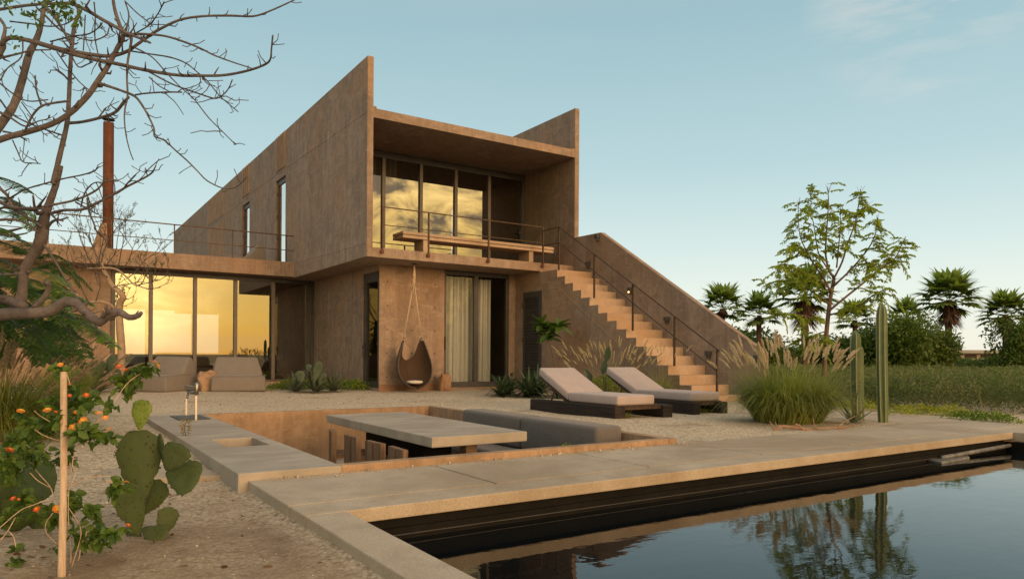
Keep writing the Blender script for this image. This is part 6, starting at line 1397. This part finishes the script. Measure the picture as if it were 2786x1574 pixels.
# loose gravel and litter
def pebbles():
    n = 5200; x = RNG.uniform(-2.2, 10, n); y = RNG.uniform(1.5, 13.5, n)
    ok = ~((x > 1.0) & (x < 4.97) & (y > 4.6) & (y < 9.7)) & ~((x > 1.05) & (x < 10.2) & (y < 4.72)) & ~((x > 9.9) & (y > 8)); x, y = x[ok], y[ok]
    x2 = RNG.uniform(1.2, 5.2, 1500); y2 = 4.70 - np.abs(RNG.normal(size=1500))*.05; z2 = np.zeros(1500)
    x = np.concatenate([x, x2]); y = np.concatenate([y, y2]); z = np.concatenate([gz(x[:-1500], y[:-1500]), z2]); k = len(x); s = RNG.uniform(.003, .008, k)*np.where(np.arange(k) > k-1500, .8, 1) + (RNG.uniform(0, 1, k) > .985)*.012
    c = np.stack([x, y, z + s*.3], -1); o6 = np.array([[1,0,0],[-1,0,0],[0,1,0],[0,-1,0],[0,0,.6],[0,0,-.6]]); V = c[:, None] + o6[None]*s[:, None, None]*RNG.uniform(.6, 1.3, (k, 6, 1)); 
    f8 = np.array([[0,2,4],[2,1,4],[1,3,4],[3,0,4],[2,0,5],[1,2,5],[3,1,5],[0,3,5]]); Fc = (np.arange(k)[:, None, None]*6 + f8[None]).reshape(-1, 3)
    o = arr('loose_gravel', V.reshape(-1, 3), Fc, leafmat('pebble', (0.30, 0.24, 0.17), (0.62, 0.54, 0.43), 0.0, 0.9)); tag(o, 'loose pale pebbles scattered over the gravel', 'gravel', kind='stuff')
pebbles()
def litter():
    n = 420; x = np.concatenate([RNG.uniform(-2.0, 1.0, 260), RNG.uniform(0, 9.5, 160)]); y = np.concatenate([RNG.uniform(2.0, 7.5, 260), RNG.uniform(9.8, 14.5, 160)])
    p = np.stack([x, y, gz(x, y)+.006], -1); d = rdir(n, 0); d[:, 2] *= .12
    V, Fc = leafs(p, d, RNG.uniform(.02, .05, n), RNG.uniform(.006, .016, n), .2)
    o = arr('leaf_litter', V, Fc, leafmat('dry_litter', (0.06, 0.035, 0.02), (0.16, 0.10, 0.055), 0.0, 0.9)); tag(o, 'scattered dry leaves and twigs on the sand and gravel', 'leaf litter', kind='stuff')
litter()
# ================================================================== SKY, SUN, CAMERA
SUN_AZ = math.atan2(0.10, -1.0)      # direction to the low sun: behind the camera, just right of -Y
SUN_EL = R(5.0)
sd = Vector((math.sin(SUN_AZ)*math.cos(SUN_EL), math.cos(SUN_AZ)*math.cos(SUN_EL), math.sin(SUN_EL)))
wd = bpy.data.worlds.new('World'); scn.world = wd; wd.use_nodes = True
nt = wd.node_tree; nt.nodes.clear(); nd = nt.nodes; lk = nt.links
tc = nd.new('ShaderNodeTexCoord'); D = tc.outputs['Generated']
sx = nd.new('ShaderNodeSeparateXYZ'); lk.new(D, sx.inputs[0]); Z = sx.outputs[2]
sky = nd.new('ShaderNodeTexSky'); sky.sky_type = 'NISHITA'; sky.sun_disc = False
sky.sun_elevation = SUN_EL; sky.sun_rotation = SUN_AZ % (2*math.pi); sky.altitude = 0; sky.air_density = 1.0; sky.dust_density = 2.0; sky.ozone_density = 1.5
def vdot(v):
    n = nd.new('ShaderNodeVectorMath'); n.operation = 'DOT_PRODUCT'; lk.new(D, n.inputs[0]); n.inputs[1].default_value = v; return n.outputs['Value']
# away from the sun: pale yellow-green horizon up to teal blue
east = ramp(nt, Z, [(0.0, (0.90, 0.85, 0.695)), (0.03, (0.885, 0.88, 0.75)), (0.08, (0.82, 0.885, 0.80)), (0.15, (0.655, 0.795, 0.775)), (0.25, (0.475, 0.655, 0.69)), (0.42, (0.335, 0.515, 0.575)), (0.6, (0.42, 0.49, 0.49)), (1.0, (0.88, 0.76, 0.635))])  # top stop: unseen zenith brightened warm, added to light the ground
west = ramp(nt, Z, [(0.0, (1.95, 0.98, 0.19)), (0.04, (2.05, 1.22, 0.23)), (0.12, (2.25, 1.45, 0.34)), (0.25, (2.5, 1.72, 0.66)), (0.42, (1.3, 1.0, 0.60)), (0.7, (0.90, 0.77, 0.58)), (1.0, (0.88, 0.76, 0.635))])  # upper stops share the added warm zenith fill
# cloud decks on the sunset side
mp = nd.new('ShaderNodeMapping'); mp.inputs['Scale'].default_value = (1, 1, 1.7); lk.new(D, mp.inputs[0])
c1 = noise(nt, mp.outputs[0], 15, 8, 0.62, 0.6); c2 = noise(nt, mp.outputs[0], 5, 4, 0.55, 0.3)
cl = math_(nt, 'ADD', math_(nt, 'MULTIPLY', c1, 0.75), math_(nt, 'MULTIPLY', c2, 0.35))
band = math_(nt, 'MULTIPLY', ramp(nt, Z, [(0.10, 0.0), (0.17, 1.0)]), ramp(nt, Z, [(0.40, 1.0), (0.62, 0.0)]))
dark = math_(nt, 'MULTIPLY', ramp(nt, cl, [(0.50, 0.0), (0.60, 1.0)]), band)
lite = math_(nt, 'MULTIPLY', ramp(nt, cl, [(0.40, 1.0), (0.50, 0.0)]), band)
west = mixc(nt, math_(nt, 'MULTIPLY', dark, 0.92), west, (0.36, 0.29, 0.23))
west = mixc(nt, math_(nt, 'MULTIPLY', lite, 0.6), west, (4.6, 3.2, 1.15))
mp2 = nd.new('ShaderNodeMapping'); mp2.inputs['Scale'].default_value = (2.2, 2.2, 34); lk.new(D, mp2.inputs[0])
stv = math_(nt, 'MULTIPLY', ramp(nt, noise(nt, mp2.outputs[0], 1.3, 4, 0.5, 0.3), [(0.52, 0.0), (0.66, 0.42)]), ramp(nt, Z, [(0.0, 1.0), (0.14, 0.3)]))
west = mixc(nt, stv, west, (1.75, 1.1, 0.40))
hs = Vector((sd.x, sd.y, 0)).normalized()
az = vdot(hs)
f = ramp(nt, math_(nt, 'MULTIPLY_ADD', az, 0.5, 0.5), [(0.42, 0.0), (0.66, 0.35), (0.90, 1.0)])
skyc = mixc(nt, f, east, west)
# sun glow behind thin cloud
ca = vdot(sd)
glow = math_(nt, 'POWER', math_(nt, 'MAXIMUM', ca, 0.0), 420.0)
glow = math_(nt, 'MULTIPLY', glow, math_(nt, 'MULTIPLY_ADD', c1, 1.6, -0.3))
skyc = mixc(nt, 1.0, skyc, mixc(nt, math_(nt, 'MAXIMUM', glow, 0.0), (0, 0, 0), (5.5, 4.0, 1.6)), 'ADD')
# thin high wisps opposite the sun
mp3 = nd.new('ShaderNodeMapping'); mp3.inputs['Scale'].default_value = (1.0, 1.0, 5.5); mp3.inputs['Rotation'].default_value = (0.10, 0.10, 0.3); lk.new(D, mp3.inputs[0])
wsp = noise(nt, mp3.outputs[0], 3.4, 8, 0.62, 0.5)
wsel = ramp(nt, vdot(Vector(ray(2500, -10)).normalized()), [(0.9925, 0.0), (0.9985, 1.0)])
skyc = mixc(nt, math_(nt, 'MULTIPLY', ramp(nt, wsp, [(0.44, 0.0), (0.66, 0.55)]), wsel), skyc, (0.78, 0.74, 0.68))
soft = noise(nt, mp3.outputs[0], 1.5, 6, 0.55, 0.4)
skyc = mixc(nt, ramp(nt, soft, [(0.48, 0.0), (0.72, 0.10)]), skyc, (0.62, 0.72, 0.70))
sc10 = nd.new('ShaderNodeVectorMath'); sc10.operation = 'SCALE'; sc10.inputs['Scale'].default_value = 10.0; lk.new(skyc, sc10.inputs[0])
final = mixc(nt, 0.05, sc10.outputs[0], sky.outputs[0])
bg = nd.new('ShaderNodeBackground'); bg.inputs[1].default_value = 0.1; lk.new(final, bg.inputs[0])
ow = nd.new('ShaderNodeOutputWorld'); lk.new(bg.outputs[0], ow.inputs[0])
wd.cycles.sampling_method = 'MANUAL'; wd.cycles.sample_map_resolution = 1024

sl_ = bpy.data.lights.new('sun', 'SUN'); sl_.energy = 2.2; sl_.angle = R(28); sl_.color = (1.0, 0.60, 0.33)
sl_.cycles.use_multiple_importance_sampling = False
so_ = bpy.data.objects.new('sun', sl_); col.objects.link(so_)
se = R(11); sv = Vector((math.sin(SUN_AZ)*math.cos(se), math.cos(SUN_AZ)*math.cos(se), math.sin(se)))
so_.rotation_euler = sv.to_track_quat('Z', 'Y').to_euler(); so_.location = (0, -20, 20)

cam = bpy.data.cameras.new('camera'); co_ = bpy.data.objects.new('camera', cam); col.objects.link(co_)
cam.sensor_fit = 'HORIZONTAL'; cam.sensor_width = 36; cam.lens = F/2786*36; cam.shift_y = (HY-787.0)/2786
cam.clip_start = 0.05; cam.clip_end = 6000
c_, s_ = math.cos(R(ROLL)), math.sin(R(ROLL))
xc = RT*c_ + UP*s_; yc = UP*c_ - RT*s_; zc = -FW
mt = Matrix(((xc[0], yc[0], zc[0]), (xc[1], yc[1], zc[1]), (xc[2], yc[2], zc[2])))
co_.matrix_world = Matrix.Translation(CAM) @ mt.to_4x4()
scn.camera = co_
scn.view_settings.view_transform = 'Standard'; scn.view_settings.look = 'None'; scn.view_settings.exposure = 0.12; scn.view_settings.gamma = 1.0
scn.cycles.max_bounces = 8; scn.cycles.transparent_max_bounces = 12; scn.cycles.glossy_bounces = 5; scn.cycles.caustics_reflective = False; scn.cycles.caustics_refractive = False
scn.cycles.use_denoising = True
